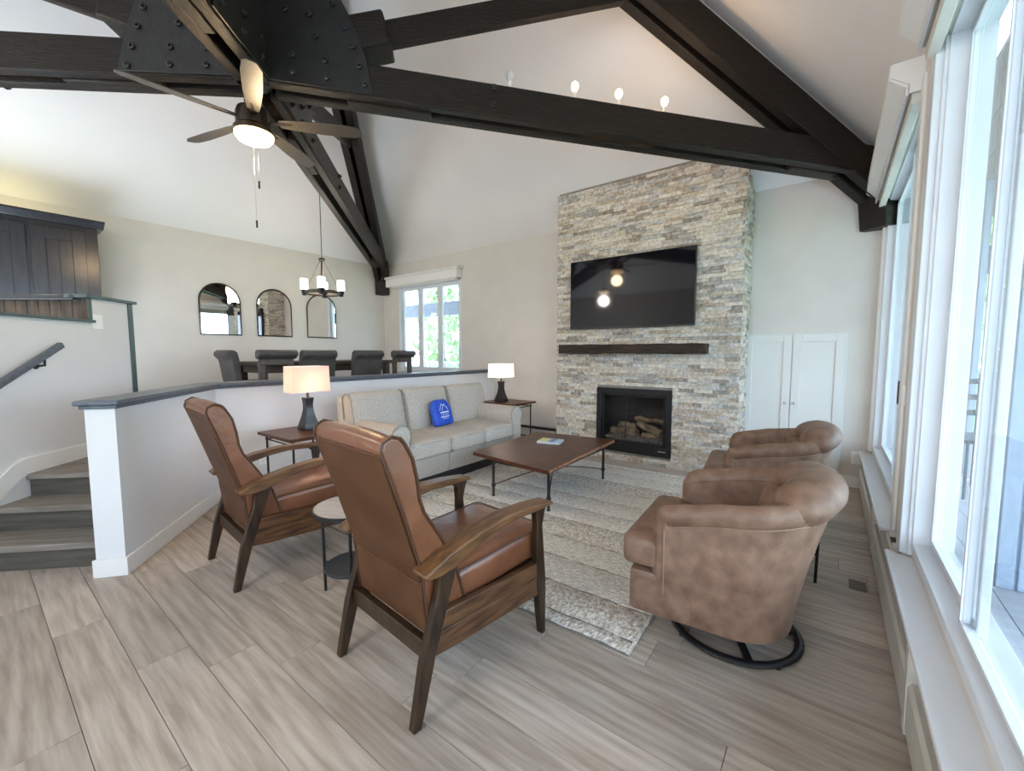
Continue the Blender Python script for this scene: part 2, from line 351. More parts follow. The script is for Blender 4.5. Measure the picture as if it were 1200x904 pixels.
bm = NB(); prism(bm, [KP(4.39, -.012), KP(4.43, -.012), KP(4.43, .0), KP(4.39, .0)], 1.80, 2.0, 'z'); obj('opening_trim', bm, M_teal, kwall, bevel=.003)
bm = NB(); prism(bm, [KP(4.392, 0), KP(4.40, 0), KP(4.40, .045), KP(4.392, .045)], 1.80, 2.0, 'z'); obj('opening_jamb', bm, M_cabd, kwall)
# stringer board following the steps
bm = NB()
prof = [(2.9, -.02), (3.66, .53), (3.74, .55), (4.9, .55), (4.9, .675), (3.70, .675), (3.6, .64), (2.9, .13)]
A = [bm.verts.new((*KP(a, -.014), z)) for a, z in prof]; B = [bm.verts.new((*KP(a, .0), z)) for a, z in prof]
bm.faces.new(A); bm.faces.new(B[::-1])
for i in range(len(A)): bm.faces.new((A[i], B[i], B[(i+1) % len(A)], A[(i+1) % len(A)]))
obj('stringer_board', bm, M_trim, kwall)
# handrail
hr = thing('handrail', 'sloping dark grey wooden handrail on the wall above the steps', 'handrail', (*KP(3.6, -.06), 1.3), 0)
hp = Vector(hr.location)
def HL(a, z, n): x, y_ = KP(a, n); return Vector((x, y_, z))-hp
bm = NB(); beam(bm, HL(3.0, .98, -.07), HL(4.02, 1.565, -.07), .045, .05); o = obj('rail', bm, M_cap, hr, bevel=.012)
for a, z in ((3.86, 1.44), (3.3, 1.12)):
    bm = NB(); tube(bm, [HL(a, z, -.07), HL(a, z-.045, -.07), HL(a, z-.05, 0)], .009, 8); tube(bm, [HL(a, z-.05, -.008), HL(a, z-.05, 0)], .025, 12); obj('bracket', bm, M_black, hr)
# wall switch
def plate(nm, label, cat, pos, nrm, kind, sz=(.075, .115)):
    ang = math.atan2(nrm[1], nrm[0])+PI/2
    t_ = thing(nm, label, cat, pos, ang)
    bm = NB(); box(bm, (-sz[0]/2, -.007, -sz[1]/2), (sz[0]/2, 0, sz[1]/2)); obj('cover_plate', bm, M_plastic, t_, bevel=.003)
    if kind == 'outlet':
        for dz in (-.022, .022):
            bm = NB(); lathe(bm, [(.016, 0), (.016, .004)], n=16); bmesh.ops.rotate(bm, verts=bm.verts[:], matrix=Matrix.Rotation(R(90), 3, 'X')); bmesh.ops.translate(bm, verts=bm.verts[:], vec=(0, -.006, dz))
            s = obj('socket', bm, M_plastic, t_)
            bm = NB()
            for dx in (-.006, .006): box(bm, (dx-.001, -.0112, dz-.004), (dx+.001, -.0102, dz+.006))
            obj('slots', bm, M_dark, s)
    else:
        n = kind
        for i in range(n):
            cx = (i-(n-1)/2)*.045; bm = NB(); box(bm, (cx-.016, -.010, -.033), (cx+.016, -.006, .033)); obj('rocker', bm, M_plastic, t_, bevel=.002)
    return t_
plate('light_switch', 'white two-gang light switch below the teal ledge by the stairs', 'switch', (*KP(4.485, -.001), 1.785), (-kn.x, -kn.y), 2, (.12, .14))
plate('wall_outlet', 'white outlet low on the wall right of the white closet doors', 'outlet', (.255, YF-.001, .335), (0, -1), 'outlet', (.09, .14))
plate('wall_outlet', 'white outlet on the half wall behind the left leather armchair', 'outlet', (-4.934, 1.95, .33), (1, 0), 'outlet', (.08, .12))
# fill lamps added as ceiling pendants, unseen in the rear half of the room
for px, py, pz, lab in ((-1.5, -1.45, 3.3, 'frosted dome pendant light added unseen behind the viewer'), (-5.6, -1.1, 3.3, 'frosted dome pendant light added unseen over the kitchen side')):
    pn = thing('fill_pendant', lab, 'lamp', (px, py, pz), 0)
    zc_ = ZP+.8907*min(py-YB, XR-px, px-XL)-pz
    bm = NB(); tube(bm, [(0, 0, .1), (0, 0, zc_)], .006, 8); obj('rod', bm, M_bronze, pn)
    bm = NB(); lathe(bm, [(.02, .12), (.17, .06), (.18, .03)], n=24); obj('cup', bm, M_bronze, pn)
    bm = NB(); lathe(bm, [(.17, .03), (.15, -.03), (.08, -.07), (.0, -.08)], n=24, cap=False); obj('dome', bm, shade_mat('fill_glass_%d' % int(-px), (1, .86, .66), 4.), pn)
    l = bpy.data.lights.new('fill', 'POINT'); l.energy = 48; l.color = (1, .90, .80); l.shadow_soft_size = .16; g = bpy.data.objects.new('fill_glow', l); C.objects.link(g); g.parent = pn; g.location = (0, 0, -.25)
# kitchen bar counter, boards and cabinet
ct_ = thing('bar_counter', 'dark bar counter with vertical boards above the stairs wall', 'counter', (-5.47, .72, .55), math.atan2(-.606, -.795))
bm = NB(); box(bm, (.06, -.35, 1.43), (1.7, .03, 1.475)); obj('counter_top', bm, M_cab, ct_, bevel=.006)
for k in range(14):
    bm = NB(); box(bm, (.04+k*.105, -.06, 1.0), (.04+k*.105+.101, -.04, 1.43)); obj('board', bm, M_cabd, ct_, bevel=.003)
cv = thing('cove_light', 'warm light strip on top of the dark kitchen cabinet', 'light', (XL+.25, .2, 3.19), 0)
bm = NB(); box(bm, (-.02, -1.1, 0), (.02, .6, .012)); obj('strip', bm, mat('strip_glow', (1, .9, .5), .5, emit=(1, .86, .42), estr=8.), cv)
# left half of the frame: upper cabinet on the mirror wall
cb = thing('kitchen_cabinet', 'dark stained wall cabinet with crown moulding at far left', 'cabinet', (XL, .2, 2.3), 0)
bm = NB(); box(bm, (.01, -1.2, -.35), (.46, 1.0, .80)); obj('body', bm, M_cab, cb, bevel=.004)
bm = NB()
prism(bm, [(.0, .80), (.50, .80), (.53, .83), (.60, .86), (.60, .885), (.0, .885)], -1.25, 1.06, 'y'); obj('crown_moulding', bm, M_cab, cb, bevel=.003)
for k, (y0, y1) in enumerate(((-.62, -.14), (-.11, .37), (.41, .88))):
    d = NB(); s = .12
    for lo_, hi_ in (((.46, y0, -.3), (.482, y0+s, .74)), ((.46, y1-s, -.3), (.482, y1, .74)), ((.46, y0+s, .60), (.482, y1-s, .74)), ((.46, y0+s, -.3), (.482, y1-s, -.2))): box(d, lo_, hi_)
    door = obj('door', d, M_cab, cb, bevel=.003)
    ym = (y0+y1)/2
    for q0, q1 in ((y0+s, ym-.003), (ym+.003, y1-s)):
        d = NB(); box(d, (.46, q0, -.2), (.466, q1, .60)); obj('door_panel', d, M_cab, door, bevel=.002)

# ------------------------------------------------------------------ fireplace breast and ledger stones
FX0, FX1, FY = -3.32, -.87, 5.52
def breast_top(y): return ZP+(YF-y)*.8907
bm = NB(); bt = breast_top
for xa, xb, za in ((FX0, -2.66, 0), (-1.61, FX1, 0), (-2.66, -1.61, 1.005)):
    prism(bm, [(FY, za), (YF, za), (YF, bt(YF)), (FY, bt(FY))], xa, xb, 'x')
box(bm, (-2.66, FY, 0), (-1.61, YF, .13)); br = sobj('wall_chimney', bm, M_mortar, smooth=0)
holes = [(-2.66, -1.61, .125, 1.01)]
Ztop = breast_top(FY)-.02
CH = .0435
smesh = []
for L in (.10, .14, .18, .22, .28):
    for v in range(3):
        b = NB(); nx = 4; dep = .012+.02*random.random(); g = []
        for i in range(nx+1):
            g.append([b.verts.new((L*i/nx, -(dep+random.uniform(-.005, .006)) if 0 < 1 else 0, z)) for z in (0, CH*.5, CH-.002)])
        bk = [[b.verts.new((L*i/nx, 0.0, z)) for z in (0, CH-.002)] for i in (0, nx)]
        for i in range(nx):
            for j in range(2): b.faces.new((g[i][j], g[i+1][j], g[i+1][j+1], g[i][j+1]))
        b.faces.new([g[0][2], g[0][1], g[0][0], bk[0][0], bk[0][1]]); b.faces.new([g[nx][0], g[nx][1], g[nx][2], bk[1][1], bk[1][0]])
        b.faces.new([g[i][2] for i in range(nx+1)]+[bk[1][1], bk[0][1]]); b.faces.new([g[i][0] for i in range(nx, -1, -1)]+[bk[0][0], bk[1][0]])
        bmesh.ops.recalc_face_normals(b, faces=b.faces[:]); smesh.append((L, b))
LENS = (.10, .14, .18, .22, .28)
big = NB(); pend = []
def stone_place(L, x, y, z, rot):   # collect
    pend.append((L, x, y, z, rot))
z = 0.0
while z < Ztop-.01:
    x = FX0-random.uniform(0, .1)
    while x < FX1-.03:
        L = random.choice(LENS); x0 = max(x, FX0-.012); x1 = min(x+L, FX1+.012); 
        segs = [(x0, x1)]
        for hx0, hx1, hz0, hz1 in holes:
            if z+CH > hz0+.005 and z < hz1-.005:
                ns = []
                for a, b_ in segs:
                    if b_ <= hx0 or a >= hx1: ns.append((a, b_))
                    else:
                        if a < hx0: ns.append((a, hx0))
                        if b_ > hx1: ns.append((hx1, b_))
                segs = ns
        for a, b_ in segs:
            if b_-a > .02: stone_place(b_-a, a, FY, z, 0)
        x += L
    z += CH
zz = 0.0
for sgn, X, rot in ((1, FX1, 90), (-1, FX0, -90)):
    z = 0.0
    while z < breast_top(YF-.02)+.2:
        yy = FY
        while yy < YF-.02:
            L = min(random.choice(LENS), YF-yy)
            if z+CH < breast_top(yy+L)-.0: stone_place(L, X, yy if rot > 0 else yy+L, z, rot)
            yy += L
        z += CH
# nearest/biggest 300 as single stones, the rest one joined part
vis = [p for p in pend]
vis.sort(key=lambda p: -(p[0]/((p[1]**2+p[2]**2+(p[3]-1.5)**2)**.5)**2)*(1 if p[4] == 0 else .3)*(1 if not (p[3] < .9 and p[1] < -2.7) else .2))
mesh_cache = {}
def put(bm_, p, mi):
    L, x, y, z, rot = p; base = random.choice([s for s in smesh if s[0] == min(LENS, key=lambda q: abs(q-L))])
    k = L/base[0]; M_ = Matrix.Translation((x, y, z)) @ Matrix.Rotation(R(rot), 4, 'Z') @ Matrix.Diagonal((k, 1, 1, 1)); vm = {}
    for v in base[1].verts: vm[v] = bm_.verts.new(M_ @ v.co)
    for f in base[1].faces:
        nf = bm_.faces.new([vm[v] for v in f.verts]); nf.material_index = mi
def tone():
    return random.choices(range(6), (26, 24, 12, 9, 14, 15))[0]
proto = {}
for p in vis[:300]:
    L, x, y, z, rot = p; q = min(LENS, key=lambda v: abs(v-L)); key = (q, random.randint(0, 2), tone())
    if key not in proto:
        b = NB(); src = [s for s in smesh if s[0] == q][key[1]][1]; vm = {}
        for v in src.verts: vm[v] = b.verts.new(v.co)
        for f in src.faces: b.faces.new([vm[v] for v in f.verts])
        o = obj('stone', b, STONE[key[2]], br, smooth=0); proto[key] = o
    else: o = inst(proto[key], br)
    o.location = (x, y, z); o.rotation_euler = (0, 0, R(rot)); o.scale = (L/q, 1, 1)
for p in vis[300:]: put(big, p, tone())
o = obj('stone', big, STONE, br, smooth=0); o['kind'] = 'stuff'

# ------------------------------------------------------------------ TV, mantel, firebox
tv = thing('television', 'large black flat television mounted on the stone chimney', 'television', (-2.21, FY-.03, 1.83), 0)
bm = NB(); box(bm, (-.855, -.075, 0), (.855, -.03, .955)); obj('housing', bm, M_tvb, tv, bevel=.006)
bm = NB(); box(bm, (-.845, -.078, .018), (.845, -.0745, .945)); o = obj('screen', bm, M_tvs, tv)
bm = NB(); box(bm, (-.3, -.03, .25), (.3, -.008, .65)); obj('wall_bracket', bm, M_black, tv)
mt = thing('mantel_shelf', 'rough dark timber mantel shelf below the television', 'shelf', (-2.20, FY, 1.485), 0)
bm = NB(); box(bm, (-1.0, -.20, 0), (1.0, .0, .125)); bmesh.ops.subdivide_edges(bm, edges=[e for e in bm.edges if abs(e.verts[0].co.x-e.verts[1].co.x) > 1], cuts=24)
for v in bm.verts: v.co += Vector((0, random.uniform(-.006, .006), random.uniform(-.005, .005)))
obj('beam', bm, M_mantel, mt, bevel=.006)
fb = thing('fireplace_insert', 'black framed gas fireplace with glass front and logs', 'fireplace', (-2.135, FY, .125), 0)
W2 = .525
bm = NB()
for lo_, hi_ in (((-W2, -.035, 0), (W2, .0, .12)), ((-W2, -.035, .80), (W2, 0, .885)), ((-W2, -.035, .12), (-W2+.075, 0, .80)), ((W2-.075, -.035, .12), (W2, 0, .80))): box(bm, lo_, hi_)
obj('surround', bm, M_black, fb, bevel=.006)
bm = NB(); box(bm, (-W2, .0, 0), (-W2+.02, .35, .885)); box(bm, (W2-.02, 0, 0), (W2, .35, .885)); box(bm, (-W2, .34, 0), (W2, .36, .885)); box(bm, (-W2, 0, .86), (W2, .35, .885)); box(bm, (-W2, 0, .0), (W2, .35, .16))
obj('firebox', bm, mat('firebox_black', (.015, .014, .013), .7, col2=(.03, .028, .026), scale=9), fb)
bm = NB(); fw = W2-.085
for lo_, hi_ in (((-fw, -.02, .13), (fw, -.005, .155)), ((-fw, -.02, .775), (fw, -.005, .80)), ((-fw, -.02, .13), (-fw+.025, -.005, .8)), ((fw-.025, -.02, .13), (fw, -.005, .8)), ((-.10, -.014, .155), (-.088, -.006, .775))): box(bm, lo_, hi_)
obj('door_frame', bm, M_black, fb, bevel=.003)
bm = NB(); box(bm, (-fw, -.010, .14), (fw, -.006, .79)); obj('glass', bm, M_fglass, fb)
M_log = mat('ceramic_log', (.10, .07, .045), .9, col2=(.34, .25, .16), scale=9, bump=1.5, bscale=20); M_ember = mat('ember_bed', (.05, .045, .04), .95, col2=(.22, .2, .18), scale=30, bump=2, bscale=40)
for a, b_, r_ in (((-.38, .20, .24), (.02, .12, .27), .06), ((-.25, .10, .36), (-.05, .22, .33), .05), ((.02, .16, .40), (.36, .12, .28), .055), ((-.05, .24, .45), (.38, .2, .43), .04), ((.10, .08, .24), (.42, .2, .22), .05)):
    bm = NB(); P0, P1 = Vector(a), Vector(b_); tube(bm, [P0.lerp(P1, t/6)+Vector((0, random.uniform(-.008, .008), random.uniform(-.01, .01))) for t in range(7)], [r_*random.uniform(.85, 1.1) for _ in range(7)], 10); obj('log', bm, M_log, fb)
bm = NB(); rbox(bm, (0, .16, .17), (.86, .26, .08), .03, .02, 10)
for v in bm.verts: v.co.z += random.uniform(-.008, .012)
obj('ember_bed', bm, M_ember, fb)
bm = NB(); box(bm, (.36, -.037, .07), (.46, -.0345, .082)); obj('maker_plate', bm, M_nickel, fb)

# closet doors
cl = struct('door_1', (0, 0, 0))
M_door = mat('closet_paint', (.70, .69, .655), .5, col2=(.72, .71, .675), scale=3)
bm = NB(); box(bm, (-.90, YF-.018, .12), (.125, YF-.0005, 1.725)); obj('door_frame', bm, M_door, cl, bevel=.003)
for x0, x1, kx in ((-.877, -.388, -.43), (-.380, .105, -.335)):
    b = NB(); s = .085; z0, z1 = .14, 1.708
    for lo_, hi_ in (((x0, YF-.04, z0), (x0+s, YF-.018, z1)), ((x1-s, YF-.04, z0), (x1, YF-.018, z1)), ((x0+s, YF-.04, z1-s), (x1-s, YF-.018, z1)), ((x0+s, YF-.04, z0), (x1-s, YF-.018, z0+s))): box(b, lo_, hi_)
    d = obj('door_leaf', b, M_door, cl, bevel=.003)
    b = NB(); box(b, (x0+s, YF-.028, z0+s), (x1-s, YF-.018, z1-s)); obj('door_panel', b, M_door, d)
    b = NB(); lathe(b, [(.006, 0), (.006, .014), (.015, .02), (.016, .028), (.008, .034)], n=16); bmesh.ops.rotate(b, verts=b.verts[:], matrix=Matrix.Rotation(R(90), 3, 'X')); bmesh.ops.translate(b, verts=b.verts[:], vec=(kx, YF-.04, .905)); obj('knob', b, M_nickel, d)
bm = NB(); box(bm, (-.86, YF-.014, 0), (XR-.08, YF, .125)); o = sobj('baseboard_front', bm, M_trim, bevel=.004)
bm = NB(); box(bm, (XL, YB+.1, .55), (XL+.014, YF, .67)); sobj('baseboard_left', bm, M_trim, bevel=.004)

# ------------------------------------------------------------------ windows
def casement(par, o0, u, n, W_, H_, fr=.05, dep=.06, glass=M_glass, m=M_white, nm='sash'):
    # a framed pane : origin o0, width along u, normal n
    o0 = Vector(o0); u = Vector(u); n = Vector(n); z = Vector((0, 0, 1))
    def bx(b, a0, a1, z0, z1, t0, t1):
        vs = [b.verts.new(o0+u*a+n*t+z*zz) for zz in (z0, z1) for a, t in ((a0, t0), (a1, t0), (a1, t1), (a0, t1))]
        for f in ((3, 2, 1, 0), (4, 5, 6, 7), (0, 1, 5, 4), (1, 2, 6, 5), (2, 3, 7, 6), (3, 0, 4, 7)): b.faces.new([vs[i] for i in f])
    b = NB(); bx(b, 0, fr, 0, H_, 0, dep); bx(b, W_-fr, W_, 0, H_, 0, dep); bx(b, fr, W_-fr, 0, fr, 0, dep); bx(b, fr, W_-fr, H_-fr, H_, 0, dep)
    s = obj(nm, b, m, par, bevel=.005)
    b = NB(); e = fr+.0; bx(b, e, e+.012, e, H_-e, -.006, .0); bx(b, W_-e-.012, W_-e, e, H_-e, -.006, 0); bx(b, e, W_-e, e, e+.012, -.006, 0); bx(b, e, W_-e, H_-e-.012, H_-e, -.006, 0)
    obj('glazing_bead', b, m, s)
    b = NB(); bx(b, fr-.005, W_-fr+.005, fr-.005, H_-fr+.005, dep*.45, dep*.45+.006); obj('pane', b, glass, s)
    return s
# dining window
w1 = struct('window_1')
bm = NB(); f = .045
for lo_, hi_ in (((wx0, YF-.012, wz0), (wx0+f, YF+WT, wz1)), ((wx1-f, YF-.012, wz0), (wx1, YF+WT, wz1)), ((wx0, YF-.012, wz1-f), (wx1, YF+WT, wz1)), ((wx0-.04, YF-.05, wz0-.03), (wx1+.04, YF+WT, wz0+.03))): box(bm, lo_, hi_)
obj('window_frame', bm, M_white, w1, bevel=.004)
ww = (wx1-wx0-2*f)/3
for k in range(3): casement(w1, (wx0+f+k*ww, YF+.05, wz0+.03), (1, 0, 0), (0, 1, 0), ww, wz1-wz0-f-.03, .06, .05)
vl = thing('window_valance', 'white box valance with crown top above the dining window', 'valance', (-6.81, YF, 2.93), 0)
bm = NB(); box(bm, (-1.12, -.14, .0), (1.06, -.12, .16)); obj('face_board', bm, M_trim, vl, bevel=.003)
bm = NB(); prism(bm, [(-.16, .16), (-.20, .20), (0, .20), (0, .16)], -1.18, 1.12, 'x'); obj('top_moulding', bm, M_trim, vl, bevel=.003)
for x in (-1.12, 1.04):
    bm = NB(); box(bm, (x, -.12, 0), (x+.02, -.001, .16)); obj('end_board', bm, M_trim, vl, bevel=.003)
bm = NB(); box(bm, (-1.0, -.09, -.03), (.99, -.04, .015)); tag(obj('blind_headrail', bm, M_blind, None, bevel=.003), 'cream blind headrail under the dining window valance', 'blind').location = (-6.81, YF, 2.93)
# right-hand windows
def rwindow(nm, y0, y1, stile, xg=.415):
    wn = struct(nm)
    b = NB(); f = .045
    for lo_, hi_ in (((XR-.005, y0, FZ0), (XR+.15, y0+f, FZ1)), ((XR-.005, y1-f, FZ0), (XR+.15, y1, FZ1)), ((XR-.005, y0, FZ1-f), (XR+.15, y1, FZ1)), ((XR-.005, y0, FZ0), (XR+.15, y1, FZ0+.04))): box(b, lo_, hi_)
    obj('window_frame', b, M_white, wn, bevel=.004)
    H_ = FZ1-FZ0-f-.04
    casement(wn, (xg+.032, stile-.03, FZ0+.04), (0, 1, 0), (1, 0, 0), y1-f-stile+.03, H_, .035, .028)
    casement(wn, (xg, y0+f, FZ0+.04), (0, 1, 0), (1, 0, 0), stile+.03-y0-f, H_, .022, .028)
    return wn
w2 = rwindow('window_2', 3.46, 5.84, 4.42); w3 = rwindow('window_3', .22, 3.02, 2.14); w4 = rwindow('window_4_added', -.9, 0, -.45)  # last window is out of view, added for its daylight
bm = NB(); box(bm, (XR+.03, 4.40, 1.10), (XR+.06, 4.43, 1.28)); obj('sash_handle', bm, M_bronze, w2, bevel=.004)
bm = NB(); box(bm, (XR-.035, 5.84, FZ0-.02), (XR+.0, YF-.001, FZ1)); sobj('trim_1', bm, M_trim, bevel=.004)
bm = NB(); box(bm, (XR-.05, 3.0, FZ0-.03), (XR+.0, 3.13, FZ1)); box(bm, (XR-.02, 2.985, FZ0-.03), (XR+.075, 3.02, FZ1)); sobj('trim_2', bm, M_white, bevel=.004)
bm = NB(); box(bm, (XR-.05, 3.36, FZ0-.03), (XR+.0, 3.46, FZ1)); sobj('trim_3', bm, M_trim, bevel=.004)
# sills
for i, (y0, y1) in enumerate(((3.40, 5.93), (-2.3, 3.04))):
    bm = NB(); z = .42; prism(bm, [(.275, y0+.02), (.285, y0), (.345, y0), (XR+.04, y0+.0), (XR+.04, y1), (.275, y1)] if i == 0 else [(.275, y0), (XR+.06, y0), (XR+.06, y1-.06), (.335, y1-.04), (.285, y1), (.275, y1-.01)], z-.02, z, 'z')
    tag(obj('window_sill', bm, M_white, None, bevel=.004), ('white sill board under the far window by the fireplace corner', 'long white sill board under the nearest window at right')[i], 'sill')
bm = NB(); box(bm, (.347, YB, -.0), (XR, YF-.015, .398)); sobj('trim_4', bm, M_wall, bevel=.003)
# notch between the sills (recessed grille)
gr = thing('wall_register', 'small recessed cream grille between the two window sills', 'vent', (.31, 3.22, .40), 0)
bm = NB(); box(bm, (-.005, -.15, -.005), (.065, .15, .0)); obj('frame', bm, M_heat, gr)
bm = NB(); box(bm, (.005, -.1, .0), (.06, -.085, .03)); box(bm, (.005, .085, .0), (.06, .1, .03)); box(bm, (.055, -.1, 0), (.06, .1, .03)); obj('rim', bm, M_heat, gr, bevel=.002)
bm = NB(); box(bm, (.01, -.08, .0), (.05, .08, .004)); obj('opening', bm, M_dark, gr)
# baseboard heater right
ht = thing('baseboard_heater', 'long cream baseboard heater under the right-hand windows', 'heater', (.347, 1.6, 0), 0)
for k in range(4):
    y0, y1 = -3.2+k*1.88, -3.2+(k+1)*1.88-.006
    y1 = min(y1, 4.33)
    bm = NB(); prism(bm, [(-.0, .03), (-.055, .03), (-.06, .05), (-.06, .22), (-.05, .235), (-.05, .24), (0, .24)], y0, y1, 'y'); obj('front_panel', bm, M_heat, ht, bevel=.002)
    bm = NB(); prism(bm, [(0, .285), (-.045, .285), (-.03, .35), (-.015, .36), (0, .36)], y0, y1, 'y'); obj('top_hood', bm, M_heat, ht, bevel=.002)
    bm = NB(); box(bm, (-.03, y0, .24), (0, y1, .285)); obj('fin_slot', bm, M_dark, ht)
    bm = NB(); box(bm, (-.064, y0-.03, .02), (-.0, y0+.03, .365)); obj('joint_cover', bm, M_heat, ht, bevel=.003)
# heater left of the fireplace
h2 = thing('baseboard_heater', 'dark baseboard heater on the wall behind the far lamp table', 'heater', (-4.2, YF, 0), 0)
bm = NB(); box(bm, (-.7, -.05, .03), (.6, -.0, .20)); obj('front_panel', bm, M_heat, h2, bevel=.003)
bm = NB(); box(bm, (-.72, -.065, .20), (.62, 0, .235)); obj('top_hood', bm, M_black, h2, bevel=.003)
bm = NB(); box(bm, (-.72, -.062, .05), (.2, -.05, .07)); obj('lower_rail', bm, M_black, h2)
# valances right
def rvalance(label, y0, y1):
    t_ = thing('window_valance', label, 'valance', (XR, y0, 3.05), 0)
    L = y1-y0
    b = NB(); prism(b, [(-.19, .075), (-.19, .16), (-.0, .16), (-.0, .14), (-.17, .14), (-.17, .075), (-.14, .055), (-.10, .02), (-.115, .01), (-.16, .05)], .02, L-.02, 'y'); obj('face_board', b, M_trim, t_, bevel=.003)
    b = NB(); box(b, (-.10, .021, -.02), (-.002, L-.021, -.005)); obj('under_board', b, M_blind, t_)
    b = NB(); box(b, (-.115, .021, -.04), (-.10, L-.021, .06)); obj('inner_board', b, M_white, t_, bevel=.003)
    for yy in (0, L-.02):
        b = NB(); prism(b, [(-.185, .08), (-.185, .155), (-.002, .155), (-.002, -.035), (-.10, -.035), (-.098, .015), (-.15, .055)], yy, yy+.02, 'y'); obj('end_board', b, M_trim, t_, bevel=.003)
        b = NB(); box(b, (-.085, .03, -.09), (-.035, L-.03, -.022)); obj('blind_headrail', b, M_blind, t_, bevel=.004); return t_
nearv = rvalance('white valance over the far window near the corner', 3.47, 5.9)
rvalance('long white valance over the nearest window at top right', -2.4, 3.06)
bm = NB(); tube(bm, [(-.055, -.28, -.05), (-.055, -.28, -1.73)], .0025, 6); pc_ = obj('pull_cord', bm, M_blind, nearv)
bm = NB(); box(bm, (-.063, -.30, -1.85), (-.049, -.26, -1.73)); obj('cord_tag', bm, M_plastic, pc_, bevel=.005)

# floor register
vt = thing('floor_vent', 'small bronze floor vent beside the right-hand heater', 'vent', (.195, 3.42, 0), 0)
M_vent = mat('vent_bronze', (.11, .075, .04), .45, .3, col2=(.16, .11, .06), scale=20)
bm = NB(); box(bm, (-.045, -.07, 0), (.045, .07, .004)); obj('plate', bm, M_vent, vt, bevel=.002)
for k in range(6):
    bm = NB(); box(bm, (-.034+k*.012, -.055, .004), (-.030+k*.012, .055, .006)); obj('slat', bm, M_bolt, vt)
# ------------------------------------------------------------------ roof trusses
CX, CY = APEX.x, APEX.y; HL_ = 6.08
def truss(dx, dy, label, slope=.072, z0=3.81, far=5.98, strut=True):
    t_ = thing('roof_truss', label, 'truss', (CX, CY, z0), math.atan2(dy, dx)-PI/2)
    # local y outward
    CHD = .27; TW = .09; GAP = .08; off_ = (GAP+TW)/2
    zb = lambda s: -slope*s                   # chord centre
    zt = lambda s: (APEX.z-z0)-s*.63          # hip line at ceiling
    s1 = far
    for sd in (-1, 1):
        b = NB(); beam(b, (sd*off_, .12, zb(.12)), (sd*off_, s1, zb(s1)), TW, CHD); o = obj('bottom_chord', b, M_beam, t_, bevel=.012)
        b = NB(); beam(b, (sd*off_, .15, zt(.15)-.36), (sd*off_, s1+.02, zt(s1+.02)-.36), TW+.02, .28); obj('top_chord', b, M_beam, t_, bevel=.012)
    b = NB(); beam(b, (0, .15, zt(.15)-.27), (0, s1, zt(s1)-.27), GAP, .08); obj('top_board', b, M_beam, t_)
    for sA, sB in ((.72, 1.42), (4.9, 5.4)):
        b = NB(); beam(b, (0, sA, zb(sA)-.02), (0, sB, zb(sB)-.02), GAP-.002, CHD-.012); obj('spacer_block', b, M_beam, t_, bevel=.01)
    if strut:
        b = NB(); e1 = 3.12; beam(b, (0, .7, .29), (0, e1, .29+(e1-.7)*.278), GAP-.01, .21); obj('strut', b, M_beam, t_, bevel=.01)
        b = NB(); beam(b, (0, .72, .285), (0, 1.06, .38), .27, .27); obj('strut_collar', b, M_beam, t_, bevel=.02)
    # corbel at the wall
    zc = zb(s1); b = NB()
    prism(b, [(s1-.16, zc-.08), (s1-.145, zc-.3), (s1-.10, zc-.60), (s1+.07, zc-.60), (s1+.07, zt(s1)-.36), (s1-.16, zc+.15)], -.145, .145, 'x'); obj('corbel', b, M_beam, t_, bevel=.012)
    # gusset plates with bolts
    for sd in (-1, 1):
        xx = sd*(off_+TW/2+.008)
        b = NB(); prism(b, [(.06, -.118), (.95, -.118-slope*.95), (.89, .10), (.80, .36), (.66, .62), (.55, 1.3), (.06, 1.5)], xx-.008, xx+.008, 'x'); g = obj('gusset_plate', b, M_plate, t_, bevel=.003)
        pts_ = [(.88, -.10), (.84, .04), (.58, -.07), (.57, .06), (.32, -.05), (.32, .08), (.79, .19), (.74, .33), (.64, .50), (.50, .24), (.46, .40), (.42, .60), (.28, .42), (.26, .66), (.52, .72), (.34, .9)]
        bolts = pts_+[(1.95, -.17), (1.95, -.03)]
        for (s, z) in bolts:
            b = NB(); xs = xx+sd*.008 if s < 1.5 else sd*(off_+TW/2)
            lathe(b, [(.026, 0), (.026, .016), (.014, .020), (.012, .036)], n=8); bmesh.ops.rotate(b, verts=b.verts[:], matrix=Matrix.Rotation(R(90*sd), 3, 'Y')); bmesh.ops.translate(b, verts=b.verts[:], vec=(xs, s, z-.01))
            obj('bolt', b, M_bolt, g if s < 1.5 else t_)
    return t_
tr_r = truss(1, 1, 'dark double-timber roof truss running to the right corner above the television')
tr_f = truss(-1, 1, 'dark roof truss running away to the dining corner')
tr_l = truss(-1, -1, 'dark roof truss running off the left edge above the fan', slope=.035)
tr_n = truss(1, -1, 'dark roof truss passing overhead toward the viewer from the centre plates')
ck = thing('steel_hub', 'black steel hub column where the roof trusses meet', 'hub', (CX, CY, 3.70), R(45))
bm = NB(); lathe(bm, [(.10, 0), (.10, 2.6)], n=8); obj('column', bm, M_plate, ck)
for k in range(4):
    a = R(45+90*k); bm = NB(); beam(bm, (math.cos(a)*.08, math.sin(a)*.08, .0), (math.cos(a)*.08, math.sin(a)*.08, 2.4), .05, .02); obj('angle_bar', bm, M_plate, ck)

